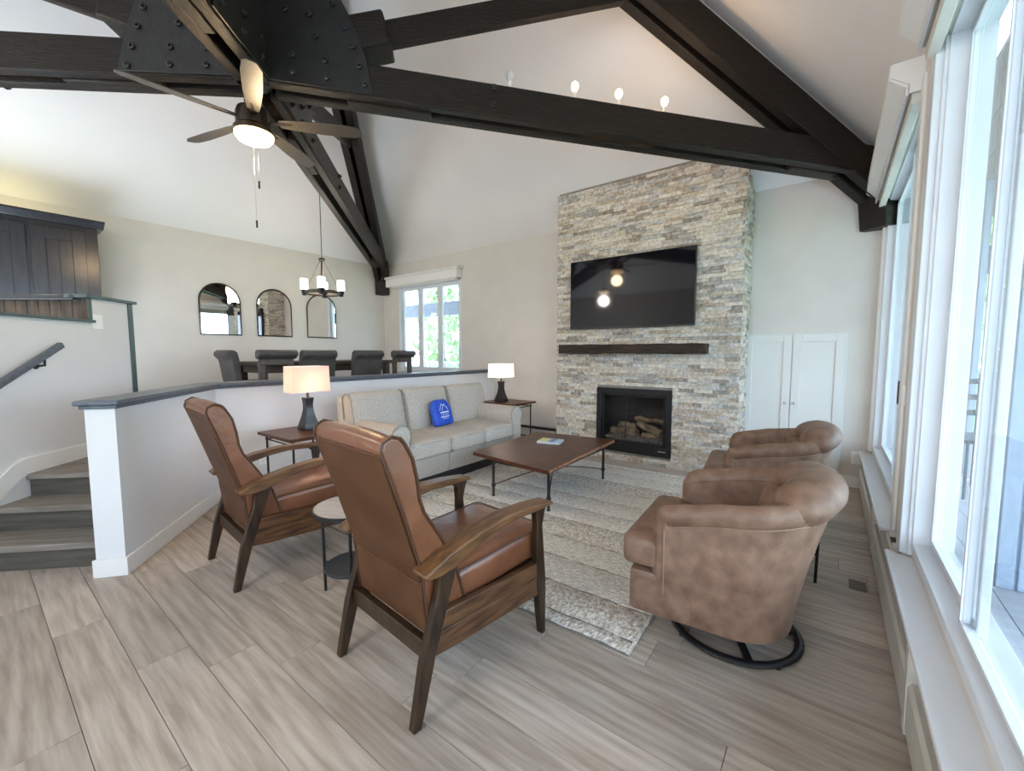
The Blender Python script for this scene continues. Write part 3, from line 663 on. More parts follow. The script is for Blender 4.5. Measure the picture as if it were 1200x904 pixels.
# uplights standing on the right and far trusses
def bulb_light(pos, label, lit=True, e=3.5):
    t_ = thing('uplight', label, 'lamp', pos, 0, None)
    b = NB(); lathe(b, [(.045, 0), (.045, .012), (.018, .02), (.016, .05)], n=14); obj('base', b, M_plastic, t_)
    b = NB(); lathe(b, [(.013, .05), (.013, .12)], n=12); obj('stem', b, M_plastic, t_)
    b = NB(); lathe(b, [(.012, .12), (.026, .14), (.034, .165), (.030, .19), (.012, .205)], n=14)
    obj('bulb', b, mat('bulb_lit', (1, .8, .5), .3, emit=(1, .60, .25), estr=9.) if lit else mat('bulb_off', (.6, .6, .58), .2, col2=(.62, .62, .6)), t_)
    if lit:
        l = bpy.data.lights.new('bulb', 'POINT'); l.energy = e; l.color = (1, .68, .38); l.shadow_soft_size = .035
        lo_ = bpy.data.objects.new('bulb_glow', l); C.objects.link(lo_); lo_.parent = t_; lo_.location = (0, 0, .26)
def on_truss(dx, dy, s, slope, z0=3.81):
    return (CX+dx*S2*s, CY+dy*S2*s, z0-slope*s+.135)
for s, lab, lit in ((2.10, 'unlit bulb on top of the right truss, leftmost of the four', False), (2.70, 'lit bulb on the right truss, first lit one from the metal plates', True), (3.12, 'middle one of the three lit bulbs on the right truss', True), (3.57, 'lit bulb on the right truss nearest the chimney', True)):
    bulb_light(on_truss(1, 1, s, .072), lab, lit)
bulb_light(on_truss(-1, 1, 1.15, .072), 'small lit bulb on the far truss behind the fan blade', True)

# ------------------------------------------------------------------ ceiling fan
fn = thing('ceiling_fan', 'bronze ceiling fan with five blades and a round light under the truss hub', 'fan', (-4.0, 1.64, 3.30), 0)
bm = NB(); tube(bm, [(0, 0, .2), (.02, 0, .55)], .013, 10); obj('downrod', bm, M_bronze, fn)
bm = NB(); lathe(bm, [(.035, .38), (.06, .33), (.07, .30)], (0.01, 0, 0)); obj('canopy', bm, M_bronze, fn)
bm = NB(); lathe(bm, [(.05, .25), (.12, .24), (.135, .20), (.135, .10), (.155, .08), (.155, .045)], n=28); obj('motor_housing', bm, M_bronze, fn)
M_fl = shade_mat('fan_globe', (1, .74, .42), 3.)
bm = NB(); lathe(bm, [(.148, .045), (.145, .02), (.12, -.01), (.06, -.03), (.0, -.035)], n=28, cap=False); obj('light_globe', bm, M_fl, fn)
l = bpy.data.lights.new('fan_light', 'POINT'); l.energy = 22; l.color = (1, .72, .42); l.shadow_soft_size = .12; lo_ = bpy.data.objects.new('fan_glow', l); C.objects.link(lo_); lo_.parent = fn; lo_.location = (0, 0, -.17)
for k in range(5):
    a = 50+72*k
    b = NB(); outl = [(.20, -.045), (.45, -.068), (.70, -.075), (.83, -.062), (.865, -.03), (.87, .03), (.80, .068), (.55, .070), (.30, .055), (.20, .04)]
    prism(b, outl, -.004, .004, 'z'); bmesh.ops.rotate(b, verts=b.verts[:], matrix=Matrix.Rotation(R(-13), 3, 'X')); bmesh.ops.translate(b, verts=b.verts[:], vec=(0, 0, .15)); bmesh.ops.rotate(b, verts=b.verts[:], matrix=Matrix.Rotation(R(a), 3, 'Z'))
    bl = obj('blade', b, M_fanb, fn, bevel=.002)
    b = NB(); box(b, (.11, -.022, .145), (.30, .022, .158)); bmesh.ops.rotate(b, verts=b.verts[:], matrix=Matrix.Rotation(R(a), 3, 'Z')); obj('blade_iron', b, M_bronze, bl, bevel=.004)
for dx, L in ((-.03, .66), (.05, .35)):
    b = NB(); tube(b, [(dx, 0.0, .03), (dx, .0, -L)], .0022, 6); ch = obj('pull_chain', b, M_nickel, fn)
    b = NB(); tube(b, [(dx, 0.0, -L), (dx, .0, -L-.06)], .008, 8); obj('pull_knob', b, M_black, ch)

# ------------------------------------------------------------------ recliner armchairs (local: faces +y)
def make_recliner(label, loc):
    t_ = thing('armchair', label, 'armchair', loc, 0, 'brown leather armchairs with wooden frames')
    for sd in (-1, 1):
        x0, x1 = (.292, .332) if sd > 0 else (-.332, -.292)
        b = NB(); prism(b, [(.395, 0), (.425, 0), (.425, .30), (.395, .60), (.415, .675), (.435, .712), (.30, .712), (.345, .675), (.352, .60), (.35, .30)], x0, x1, 'x'); obj('leg', b, M_walnut_d, t_, bevel=.006)
        b = NB(); prism(b, [(-.415, 0), (-.375, 0), (-.30, .27), (-.20, .56), (-.165, .64), (-.30, .64), (-.275, .60), (-.285, .52), (-.365, .27)], x0, x1, 'x'); obj('leg', b, M_walnut_d, t_, bevel=.006)
        b = NB(); pr = [(-.375, .640), (-.25, .690), (-.08, .728), (.10, .750), (.27, .745), (.435, .728), (.445, .708), (.30, .706), (.15, .712), (.0, .695), (-.12, .665), (-.22, .622), (-.30, .612), (-.36, .618)]
        prism(b, pr, x0-.02 if sd > 0 else x0-.035, x1+.035 if sd > 0 else x1+.02, 'x'); obj('armrest', b, M_walnut_a, t_, bevel=.008)
        b = NB(); prism(b, [(-.31, .36), (.37, .335), (.37, .405), (-.27, .435)], x0+.004, x1-.004, 'x'); r_ = obj('side_rail', b, M_walnut_r, t_, bevel=.004)
        b = NB(); prism(b, [(-.345, .268), (-.20, .254), (.37, .232), (.37, .333), (-.312, .358)], x0+.004, x1-.004, 'x')
        obj('lower_rail', b, M_walnut_r, t_, bevel=.004)
    b = NB(); box(b, (-.292, -.335, .245), (.292, -.295, .325)); obj('rear_stretcher', b, M_walnut_d, t_, bevel=.006)
    b = NB(); box(b, (-.285, .30, .25), (.285, .34, .33)); obj('front_stretcher', b, M_walnut, t_, bevel=.006)
    # back: side profile swept across, padded front
    back = [(-.295, .325), (-.325, .60), (-.41, .88), (-.500, 1.135)]; front = [(-.10, .385), (-.16, .60), (-.245, .75), (-.315, .86), (-.337, .925), (-.345, 1.0), (-.365, 1.09), (-.400, 1.155)]
    top = [(-.44, 1.228), (-.485, 1.218)]
    prof_ = back[::1]+top[::-1]+front[::-1]; prof_ = back+[(-.49, 1.170), (-.455, 1.188), (-.42, 1.177)]+front[::-1]
    b = NB(); nx = 13; rows_ = []
    cy_ = lambda p: p
    for i in range(nx):
        u = -1+2*i/(nx-1); x = u*.285; row = []
        for (py, pz) in prof_:
            isf = (py, pz) in front; bulge = .030*(1-u**4) if isf else (.018*(1-u**2) if False else 0)
            row.append(b.verts.new((x, py+bulge*(-1 if False else 1)*.8, pz+(.012*(1-u*u) if pz > 1.1 else 0))))
        rows_.append(row)
    n = len(prof_)
    for i in range(nx-1):
        for j in range(n): b.faces.new((rows_[i][j], rows_[i+1][j], rows_[i+1][(j+1) % n], rows_[i][(j+1) % n]))
    b.faces.new(rows_[0]); b.faces.new(rows_[-1][::-1]); bk = obj('backrest', b, M_leather, t_, bevel=.012, smooth=50, seg=3)
    # rear panel, slightly proud, with a cross seam
    for (ya, za), (yb, zb) in (((-.297, .334), (-.320, .555)), ((-.321, .562), (-.495, 1.12))):
        b = NB(); N_ = 8; rr = []
        for i in range(N_+1):
            u = -1+2*i/N_; rr.append([b.verts.new((u*.272, ya-.010-.008*(1-u*u)*k_, za+(0))) if False else b.verts.new((u*.272, lerp(ya, yb, v)-.006-.010*(1-u*u)*math.sin(PI*min(1, max(0, v))), lerp(za, zb, v))) for v in (0, .12, .3, .5, .7, .88, 1)]+[])
        for i in range(N_):
            for j in range(6): b.faces.new((rr[i][j], rr[i+1][j], rr[i+1][j+1], rr[i][j+1]))
        ex = bmesh.ops.extrude_face_region(b, geom=b.faces[:]); bmesh.ops.translate(b, verts=[v for v in ex['geom'] if isinstance(v, bmesh.types.BMVert)], vec=(0, .02, .008))
        obj('rear_panel', b, M_leather_b, bk, bevel=.004)
    for sd in (-1, 1):
        b = NB(); x = sd*.286; tube(b, [(x, p[0]-.002, p[1]) for p in back]+[(x, -.492, 1.172), (x, -.455, 1.190), (x, -.417, 1.178)]+[(x, p[0]+.001, p[1]) for p in front[::-1]], .0055, 6); obj('piping', b, M_pipe, bk)
    # seat
    def tilt(q): q.z += .06*(q.y+.36)-.02; return q
    b = NB(); rbox(b, (0, .125, .470), (.556, .735, .165), .045, .018, 12, fn=lambda q: Vector((q.x, q.y, q.z+.045*q.y))); sc = obj('seat_cushion', b, M_leather, t_, smooth=60)
    b = NB(); pts_ = []
    for sx, sy in ((-1, -1), (1, -1), (1, 1), (-1, 1)):
        for k in range(4):
            a = {(-1, -1): 180, (1, -1): 270, (1, 1): 0, (-1, 1): 90}[(sx, sy)]+30*k; pts_.append((sx*.232+.036*math.cos(R(a)),   .125+sy*.325+.036*math.sin(R(a)), .540+.045*(sy*.314)))
    tube(b, pts_, .005, 6, closed=True); obj('piping', b, M_pipe, sc)
    b = NB(); rbox(b, (0, .475, .335), (.54, .05, .15), .02, 0, 8); obj('footrest', b, M_leather, t_, smooth=60)
    b = NB(); box(b, (-.27, -.25, .33), (.27, .42, .385)); obj('seat_platform', b, M_leather_b, t_, bevel=.01)
    return t_
ch1 = make_recliner('nearest brown leather armchair with wooden frame, seen from behind', (-1.53, 1.43, 0))
ch1.rotation_euler = (0, 0, R(-5))
dup(ch1, (-3.19, 1.39, 0), R(-5), 'brown leather armchair with wooden frame beside the white half wall')

# ------------------------------------------------------------------ barrel swivel chairs (local: faces +y)
def make_barrel(label, loc, rz):
    t_ = thing('swivel_chair', label, 'armchair', loc, rz, 'brown suede swivel armchairs by the windows')
    FR = .28
    def plan(t, w_, d_, f=FR):    # t in [-1,1]
        s = abs(t); sg = 1 if t >= 0 else -1
        if s > .62: y = lerp(.02, f, (s-.62)/.38); x = w_*(1-.0*(s-.62)); return (sg*x, y)
        a = (1-s/.62)*PI/2; e = .80
        return (sg*w_*math.cos(a)**e, .02-(d_+.02)*math.sin(a)**e)
    def hgt(t): s = abs(t); return lerp(.800, .675, min(1, max(0, (s-.15)/.85)))
    ts = [-1+2*i/56 for i in range(57)]
    def loft(b, fnc, rows_):
        g = [[b.verts.new(fnc(t, v)) for v in rows_] for t in ts]
        for i in range(len(ts)-1):
            for j in range(len(rows_)-1): b.faces.new((g[i][j], g[i+1][j], g[i+1][j+1], g[i][j+1]))
        return g
    def outer(t, v):
        top = hgt(t); z = lerp(.165, top, v); k = (z-.165)/.64; bt = max(0, 1-abs(t)/.62)
        x, y = plan(t, .375+.030*k+.01*math.sin(PI*v), .27+.14*k**1.3); return (x, y, z)
    b = NB(); rows_ = [i/10 for i in range(11)]
    g = loft(b, outer, rows_)
    def inner(t, v):
        top = hgt(t); z = lerp(top, .40, v); k = (z-.165)/.64
        x, y = plan(t, .375+.030*k-.095, .27+.14*k**1.3-.13); return (x, y, z)
    g2 = loft(b, inner, [i/6 for i in range(7)])
    for i in range(len(ts)-1):
        b.faces.new((g[i][-1], g[i+1][-1], g2[i+1][0], g2[i][0]))
        b.faces.new((g2[i][-1], g2[i+1][-1], g[i+1][0], g[i][0]))
    for e in (0, -1): b.faces.new([v for v in g[e]]+[v for v in g2[e]])
    obj('shell', b, M_suede, t_, smooth=60)
    # front block of the base
    b = NB(); rbox(b, (0, .30, .275), (.782, .31, .225), .022, 0, 10); obj('base_front', b, M_suede, t_, smooth=60)
    b = NB(); lathe(b, [(.20, .165), (.20, .18)], (0, -.0, 0), n=32); obj('base_pan', b, M_dark, t_)
    # cushion, T shaped
    b = NB(); rbox(b, (0, .10, .475), (.60, .62, .155), .045, .022, 14)
    bmesh.ops.translate(b, verts=b.verts[:], vec=(0, 0, 0)); o = obj('seat_cushion', b, M_suede, t_, smooth=60)
    b = NB(); rbox(b, (0, .395, .475), (.775, .215, .165), .05, .012, 14); obj('seat_cushion_nose', b, M_suede, o, smooth=60)
    # arm rolls
    for sd in (-1, 1):
        pts_ = []; rr = []
        x0, y0 = plan(1, .375+.03*.8-.045, .3)
        for z in (.33, .42, .52, .60, .655): pts_.append((sd*x0, FR+.012, z)); rr.append((.052, .040))
        pts_.append((sd*x0, FR-.005, .688)); rr.append((.055, .05))
        for i in range(1, 24):
            t = 1-(1-.22)*i/23; tt = sd*t; h = hgt(t); k = (h-.165)/.64; x, y = plan(tt, .375+.03*k-.030, .27+.14*k**1.3-.035); pts_.append((x, y, h+.012)); rr.append((.060, .052))
        b = NB(); tube(b, pts_, rr, 14); obj('arm_roll', b, M_suede, t_, smooth=70)
    # back pillow roll wrapping the top
    pts_ = []; rr = []
    for i in range(25):
        t = -.35+.70*i/24; s = abs(t)/.35; h = hgt(t); k = (h-.165)/.64; x, y = plan(t, .375+.03*k-.045, .27+.14*k**1.3-.055)
        pts_.append((x, y+.02*(1-s)+.03*s, h+.045-.035*s**2)); e = (1-s**8)**.5 if s < 1 else 0; rr.append((max(.045, .125*e), max(.04, .095*e)))
    b = NB(); tube(b, pts_, rr, 18); obj('back_roll', b, M_suede, t_, smooth=80)
    # inside back cushion
    b = NB(); g = []
    NT = 16; prof_ = [(.0, .50), (.06, .56), (.085, .66), (.08, .76), (.03, .86)]
    for i in range(NT+1):
        t = -.47+.94*i/NT; row = []
        for q, (o_, z) in enumerate(prof_):
            k = (z-.165)/.64; x, y = plan(t, .375+.03*k-.125, .27+.14*k**1.3-.16); n_ = Vector((-x, -y+.15)).normalized(); s = 1-abs(t)/.47; z = min(z, hgt(t)-.01); row.append(b.verts.new((x+n_.x*o_*min(1, s*3), y+n_.y*o_*min(1, s*3), z)))
        g.append(row)
    for i in range(NT):
        for j in range(len(prof_)-1): b.faces.new((g[i][j], g[i+1][j], g[i+1][j+1], g[i][j+1]))
    ex = bmesh.ops.extrude_face_region(b, geom=b.faces[:]); bmesh.ops.translate(b, verts=[v for v in ex['geom'] if isinstance(v, bmesh.types.BMVert)], vec=(0, -.03, 0))
    obj('back_cushion', b, M_suede, t_, smooth=70)
    # welts and seams
    for sd in (-1, 1):
        b = NB(); tube(b, [outer(sd*1.0, v/10) for v in range(0, 10)], .004, 6); obj('side_seam', b, M_suede_s, t_)
        b = NB(); t0 = sd*.20; h = hgt(t0); k = (h-.165)/.64; cx_, cy_2 = plan(t0, .375+.03*k-.030, .27+.14*k**1.3-.035)
        b.free()
    b = NB(); tube(b, [outer(t, 1) for t in ts[2:-2]], .0045, 6); bmesh.ops.translate(b, verts=b.verts[:], vec=(0, 0, -.03)); obj('arm_welt', b, M_suede_s, t_)
    # swivel base
    b = NB(); tube(b, [(.305*math.cos(2*PI*k/40), .305*math.sin(2*PI*k/40), .022) for k in range(40)], (.022, .013), 8, closed=True); rg = obj('base_ring', b, M_black, t_, smooth=60)
    for a in (0, 90):
        b = NB(); box(b, (-.30, -.018, .014), (.30, .018, .034)); bmesh.ops.rotate(b, verts=b.verts[:], matrix=Matrix.Rotation(R(a+20), 3, 'Z')); obj('cross_bar', b, M_black, rg, bevel=.004)
    b = NB(); lathe(b, [(.05, .03), (.05, .16), (.12, .165), (.12, .175)], n=20); obj('swivel_post', b, M_black, t_)
    for a in (45, 135, 225, 315):
        b = NB(); lathe(b, [(.014, 0), (.014, .012)], (.305*math.cos(R(a)), .305*math.sin(R(a)), 0), n=10); obj('foot_pad', b, M_dark, rg)
    return t_
bc = make_barrel('nearest brown suede swivel armchair, in front at right', (-.37, 2.47, 0), R(90+4))
dup(bc, (-.37, 4.12, 0), R(90+7), 'farther brown suede swivel armchair in front of the white closet doors')

# ------------------------------------------------------------------ round accent tables
def accent(label, loc, rz, zt=.57, r1=.22, r2=.165):
    t_ = thing('accent_table', label, 'table', loc, rz, None)
    M_top = mat('accent_top', (.42, .37, .34), .5, col2=(.52, .47, .44), scale=8, stretch=(6, 1, 1)); M_sh = mat('accent_shelf', (.018, .024, .032), .45, col2=(.028, .034, .042), scale=10)
    b = NB(); lathe(b, [(r1-.006, zt-.004), (r1, zt-.0), (r1-.004, zt+.002)], n=36); b.free()
    b = NB(); lathe(b, [(r1-.008, zt-.006), (r1-.008, zt)], n=40); obj('table_top', b, M_top, t_)
    b = NB(); lathe(b, [(r1-.008, zt-.03), (r1, zt-.03), (r1, zt), (r1-.008, zt)], n=40, cap=False); lathe(b, [(r1-.01, zt-.029), (r1-.01, zt-.022)], n=40); obj('top_rim', b, M_black, t_, smooth=40)
    b = NB(); lathe(b, [(r2, .185), (r2, .205)], n=36); obj('lower_shelf', b, M_sh, t_, bevel=.003)
    for k in range(3):
        a = R(90+120*k); b = NB(); tube(b, [(math.cos(a)*(r1-.012), math.sin(a)*(r1-.012), zt-.02), (math.cos(a)*(r1-.02), math.sin(a)*(r1-.02), 0)], .0095, 10); obj('leg', b, M_black, t_)
        b = NB(); tube(b, [(math.cos(a)*(r1-.02), math.sin(a)*(r1-.02), .19), (math.cos(a)*r2*.8, math.sin(a)*r2*.8, .19)], .006, 8); obj('shelf_arm', b, M_black, t_)
    return t_
ac = accent('round two-tier accent table with black legs between the leather armchairs', (-2.30, 1.40, 0), R(115))
dup(ac, (-.225, 3.30, 0), R(-90), 'round two-tier accent table with black legs between the suede armchairs')

# ------------------------------------------------------------------ rug
rg = thing('area_rug', 'cream woven wool rug with thin dark seams under the coffee table', 'rug', (-2.14, 3.53, 0), R(1.6))
bm = NB(); box(bm, (-1.36, -1.66, .0005), (1.36, 1.66, .006)); obj('backing', bm, M_rugd, rg)
yb = -1.65; k = 0; hts = (.10, .27, .31, .30, .34, .30, .33, .31, .34, .31, .30, .12)
for hgt_ in hts:
    y1 = min(yb+hgt_, 1.655); bm = NB(); NX = 60; g = []
    for i in range(NX+1):
        x = -1.35+2.7*i/NX; wv = .004*math.sin(i*.7+k)+.003*math.sin(i*1.9+k*2)
        g.append([bm.verts.new((x, yb+.004+wv, .009)), bm.verts.new((x, yb+.012+wv, .0135)), bm.verts.new((x, (yb+y1)/2, .0145)), bm.verts.new((x, y1-.012+wv, .0135)), bm.verts.new((x, y1-.004+wv, .009))])
    for i in range(NX):
        for j in range(4): bm.faces.new((g[i][j], g[i+1][j], g[i+1][j+1], g[i][j+1]))
    obj('woven_band', bm, M_rug2 if k in (0, 1, 4, 8) else M_rug, rg, smooth=60); yb = y1; k += 1
for sx in (-1, 1):
    bm = NB(); tube(bm, [(sx*1.355, -1.65+3.3*i/60, .011+.002*math.sin(i*2.1)) for i in range(61)], .010, 6); obj('side_binding', bm, M_rug, rg)

# ------------------------------------------------------------------ sofa (faces +x)
sf = thing('sofa', 'beige tweed three-seat sofa against the white half wall', 'sofa', (-3.90, 3.60, 0), 0)
SY = 1.09
bm = NB(); box(bm, (-.44, -SY+.05, .0), (.38, SY-.05, .14)); obj('shadow_gap', bm, M_dark, sf)  # dark block standing in for the shadow gap beneath the sofa
for k in range(3):
    y0 = -SY+.22+k*(2*SY-.44)/3; y1 = y0+(2*SY-.44)/3; bm = NB(); rbox(bm, (0.02, (y0+y1)/2, .265), (.94, y1-y0, .21), .012, 0, 6); obj('front_rail', bm, M_sofa, sf, smooth=60)
for sd in (-1, 1):
    yo = sd*SY; yi = sd*(SY-.23); pr = []
    b = NB(); outer_ = [(yi, .15), (yi, .60)]
    cy_ = sd*(SY-.125); 
    pr = [(sd*(SY-.04), .15), (sd*(SY-.03), .40), (sd*(SY-.035), .60)]+[(cy_+sd*.125*math.cos(R(a)), .655+.115*math.sin(R(a))) for a in range(-20, 201, 20)]+[(yi, .57), (yi, .15)]
    prism(b, pr, -.44, .50, 'x'); arm = obj('arm', b, M_sofa, sf, bevel=.012, smooth=50, seg=3)
    b = NB(); tube(b, [(.502, p[0], p[1]) for p in pr[1:-1]], .005, 6); obj('arm_welt', b, M_sofa_w, arm)
    b = NB(); prism(b, [(lerp(cy_, p[0], .86), lerp(.55, p[1], .93)) for p in pr], .498, .512, 'x'); obj('arm_front', b, M_sofa, arm, bevel=.006)
cw = (2*SY-.46)/3
for k in range(3):
    yc = (k-1)*cw; bm = NB(); rbox(bm, (.16, yc, .465), (.76, cw-.004, .19), .045, .022, 14); c_ = obj('seat_cushion', bm, M_sofa, sf, smooth=60)
    bm = NB()
    tube(bm, [(.53, yc-cw/2+.02, .53), (.535, yc, .536), (.53, yc+cw/2-.02, .53)], .005, 6); tube(bm, [(.53, yc-cw/2+.02, .39), (.535, yc, .386), (.53, yc+cw/2-.02, .39)], .005, 6); obj('cushion_welt', bm, M_sofa_w, c_)
bw = (2*SY-.02)/3
for k in range(3):
    yc = (k-1)*bw; bm = NB(); Mx = Matrix.Rotation(R(-13), 4, 'Y')
    rbox(bm, (-.265, yc, .775), (.20, bw-.003, .56), .07, .0, 14, M=Mx, fn=lambda q, k=k: Vector((q.x+(.035*(1-(q.y/(bw/2))**2)*(1-(q.z/.28)**2) if q.x > 0 else 0), q.y*(1-.03*max(0, q.z/.28)*(1 if (k == 0 and q.y < 0) or (k == 2 and q.y > 0) else 0)), q.z)))
    c_ = obj('back_cushion', bm, M_sofa, sf, smooth=60)
    for sd in (-1, 1):
        bm = NB(); yy = yc+sd*(bw/2-.012); pts_ = [Vector((-.265, yy, .775))+Mx @ Vector(p) for p in ((.09, 0, -.24), (.098, 0, 0), (.095, 0, .18), (.07, 0, .255), (.0, 0, .277), (-.06, 0, .26))]; tube(bm, pts_, .005, 6); obj('cushion_welt', bm, M_sofa_w, c_)
bm = NB(); prism(bm, [(-.36, .15), (-.50, .15), (-.52, 1.0), (-.44, 1.02)], -SY+.03, SY-.03, 'y'); obj('back_frame', bm, M_sofa, sf, bevel=.02)
for sx in (-.38, .42):
    for sy in (-1, 1):
        bm = NB(); box(bm, (sx-.03, sy*.95-.03, 0), (sx+.03, sy*.95+.03, .15)); obj('foot', bm, M_dark, sf)

# blue bag on the sofa
bg_ = thing('drawstring_bag', 'blue drawstring bag with white mountain logo leaning on the sofa back', 'bag', (-3.95, 3.66, .575), R(8))
M_bag = mat('bag_blue', (.012, .07, .50), .55, col2=(.02, .10, .62), scale=8, bump=.5, bscale=14); M_print = mat('bag_print', (.75, .85, .95), .6, col2=(.8, .88, .96))
Mb = Matrix.Rotation(R(-17), 4, 'Y')
bm = NB(); rbox(bm, (.03, 0, .165), (.085, .35, .33), .04, 0, 12, M=Mb, fn=lambda q: Vector((q.x*(1.15-.9*max(0, q.z/.165)**2*.6), q.y*(1-.28*max(0, (q.z-.03)/.135)**1.5), q.z))); obj('bag_body', bm, M_bag, bg_, smooth=60)
def bagp(y, z): v = Mb @ Vector((.052, y, z)); return v+Vector((.03, 0, .165))
def stroke(bm_, a, b_, w_=.006): beam(bm_, bagp(*a), bagp(*b_), w_, .003, up=(1, 0, .3))
bm = NB(); stroke(bm, (-.085, .02), (-.025, .105)); stroke(bm, (-.025, .105), (.0, .075)); stroke(bm, (.0, .075), (-.035, .02)); stroke(bm, (.0, .075), (.02, .098)); stroke(bm, (.02, .098), (.085, .02)); obj('mountain_logo', bm, M_print, bg_)
bm = NB(); yy = -.075
while yy < .075: w_ = random.uniform(.008, .014); stroke(bm, (yy, -.006+random.uniform(-.002, .002)), (yy+w_, -.006), .018); yy += w_+.004
obj('printed_word', bm, M_print, bg_)
bm = NB()
for zz, a, b_, h in ((-.035, -.07, .07, .007), (-.062, -.085, .08, .014), (-.085, -.05, .06, .006)):
    yy = a
    while yy < b_: w_ = random.uniform(.006, .012); stroke(bm, (yy, zz), (yy+w_, zz), h); yy += w_+.004
obj('printed_line', bm, M_print, bg_)
for sd in (-1, 1):
    bm = NB(); tube(bm, [Vector((-.01, sd*.14, .03)), Vector((-.02, sd*.15, .15)), Vector((-.05, sd*.09, .30)), Vector((-.03, 0, .325))], .004, 6); obj('drawstring', bm, M_dark, bg_)

# ------------------------------------------------------------------ coffee table
cf = thing('coffee_table', 'reddish-brown live-edge coffee table with dark iron legs on the rug', 'table', (-2.5, 3.88, .015), 0)
def live_top(zb_, zt_, pts_, m, par, jitter=.012):
    b = NB(); out = []
    for i in range(len(pts_)):
        a = Vector(pts_[i]); c = Vector(pts_[(i+1) % len(pts_)]); n_ = 10
        for k in range(n_): p = a.lerp(c, k/n_); out.append((p.x, p.y, i))
    V0 = []; V1 = []; Vm = []
    for x, y, i in out:
        j = random.uniform(-jitter, jitter) if i in (1, 3) else 0
        V1.append(b.verts.new((x+j*.4, y+j*.2, zt_))); Vm.append(b.verts.new((x+j*.6+(.008 if i == 1 else 0), y+j*.3, (zb_+zt_)/2+.004))); V0.append(b.verts.new((x+j-.012*(1 if i == 1 else 0), y+j*.3, zb_)))
    n_ = len(out); ft = b.faces.new(V1); fb_ = b.faces.new(V0[::-1])
    for k in range(n_):
        q = (k+1) % n_; f1 = b.faces.new((V1[k], V1[q], Vm[q], Vm[k])); f2 = b.faces.new((Vm[k], Vm[q], V0[q], V0[k]))
        if out[k][2] in (1, 3): f1.material_index = f2.material_index = 1
    return obj('table_top', b, m, par, smooth=40)
live_top(.405, .44, [(-.47, -.66), (.55, -.79), (.46, .83), (-.56, .68)], [M_cherry, M_live], cf)
LP = [(.44, -.61), (-.24, -.60), (.41, .63), (-.21, .60)]
for x, y in LP:
    b = NB(); lathe(b, [(.018, 0), (.014, .01), (.013, .09), (.022, .105), (.024, .12), (.016, .135), (.015, .15), (.015, .40)], (x, y, 0), n=12); obj('leg', b, M_iron, cf, smooth=40)
for a, c in ((0, 1), (2, 3), (0, 2), (1, 3)):
    b = NB(); tube(b, [(*LP[a], .36), (*LP[c], .36)], .009, 8); obj('apron_bar', b, M_iron, cf)
for a, c in ((0, 3), (1, 2)):
    b = NB(); P0, P1 = Vector((*LP[a], .115)), Vector((*LP[c], .115)); tube(b, [P0.lerp(P1, i/12)+Vector((0, 0, .10*math.sin(PI*i/12))) for i in range(13)], .006, 8); obj('stretcher', b, M_iron, cf)
# books
for k, (z, rz, dims, col, lab) in enumerate(((.4555, 8, (.27, .22, .012), (.03, .10, .28), 'lower dark blue booklet on the coffee table'), (.468, 5, (.26, .21, .010), (.30, .42, .55), 'upper booklet with yellow and blue cover on the coffee table'))):
    bk = thing('booklet', lab, 'book', (-2.58, 4.13, z), R(rz+8))
    b = NB(); box(b, (-dims[0]/2, -dims[1]/2, .0015), (dims[0]/2-.002, dims[1]/2-.002, dims[2]-.0015)); obj('pages', b, M_plastic, bk)
    b = NB()
    for z0 in (0, dims[2]-.0015): box(b, (-dims[0]/2, -dims[1]/2, z0), (dims[0]/2, dims[1]/2, z0+.0015))
    box(b, (-dims[0]/2-.001, -dims[1]/2, 0), (-dims[0]/2+.001, dims[1]/2, dims[2])); cv = obj('cover', b, mat('book_cover_%d' % k, col, .35, col2=tuple(q*1.2 for q in col), scale=10), bk)
    if k:
        for x0, x1, cc, nm in ((-.13, -.02, (.62, .62, .22), 'yellow'), (.0, .06, (.10, .22, .42), 'blue'), (.075, .12, (.45, .6, .72), 'pale')):
            b = NB(); box(b, (x0, -.10, dims[2]), (x1, .10, dims[2]+.0006)); obj('cover_print', b, mat('print_'+nm, cc, .35, col2=tuple(q*1.15 for q in cc)), bk)

# ------------------------------------------------------------------ end tables and lamps
def end_table(label, loc, sx, sy, zt=.72):
    t_ = thing('end_table', label, 'table', loc, 0, 'wood-topped iron end tables by the sofa')
    b = NB(); box(b, (-sx/2, -sy/2, zt-.03), (sx/2, sy/2, zt)); obj('table_top', b, M_cherry, t_, bevel=.006)
    xs, ys = sx/2-.07, sy/2-.06
    for x in (-xs, xs):
        for y in (-ys, ys):
            b = NB(); lathe(b, [(.013, 0), (.010, .02), (.010, zt-.03)], (x, y, 0), n=10); obj('leg', b, M_iron, t_)
        b = NB(); tube(b, [(x, -ys, zt-.075), (x, ys, zt-.075)], .007, 8); obj('apron_bar', b, M_iron, t_)
    for y in (-ys, ys):
        b = NB(); tube(b, [(-xs-.03, y, zt-.075), (xs+.03, y, zt-.075)], .007, 8); obj('apron_bar', b, M_iron, t_)
        b = NB(); tube(b, [(-xs, y, .12), (xs, y, .12)], .006, 8); obj('lower_bar', b, M_iron, t_)
    return t_
et = end_table('wood-topped iron end table behind the left leather armchair', (-4.15, 2.03, 0), .68, .58)
dup(et, (-4.10, 5.29, 0), 0, 'wood-topped iron end table in the corner past the sofa')
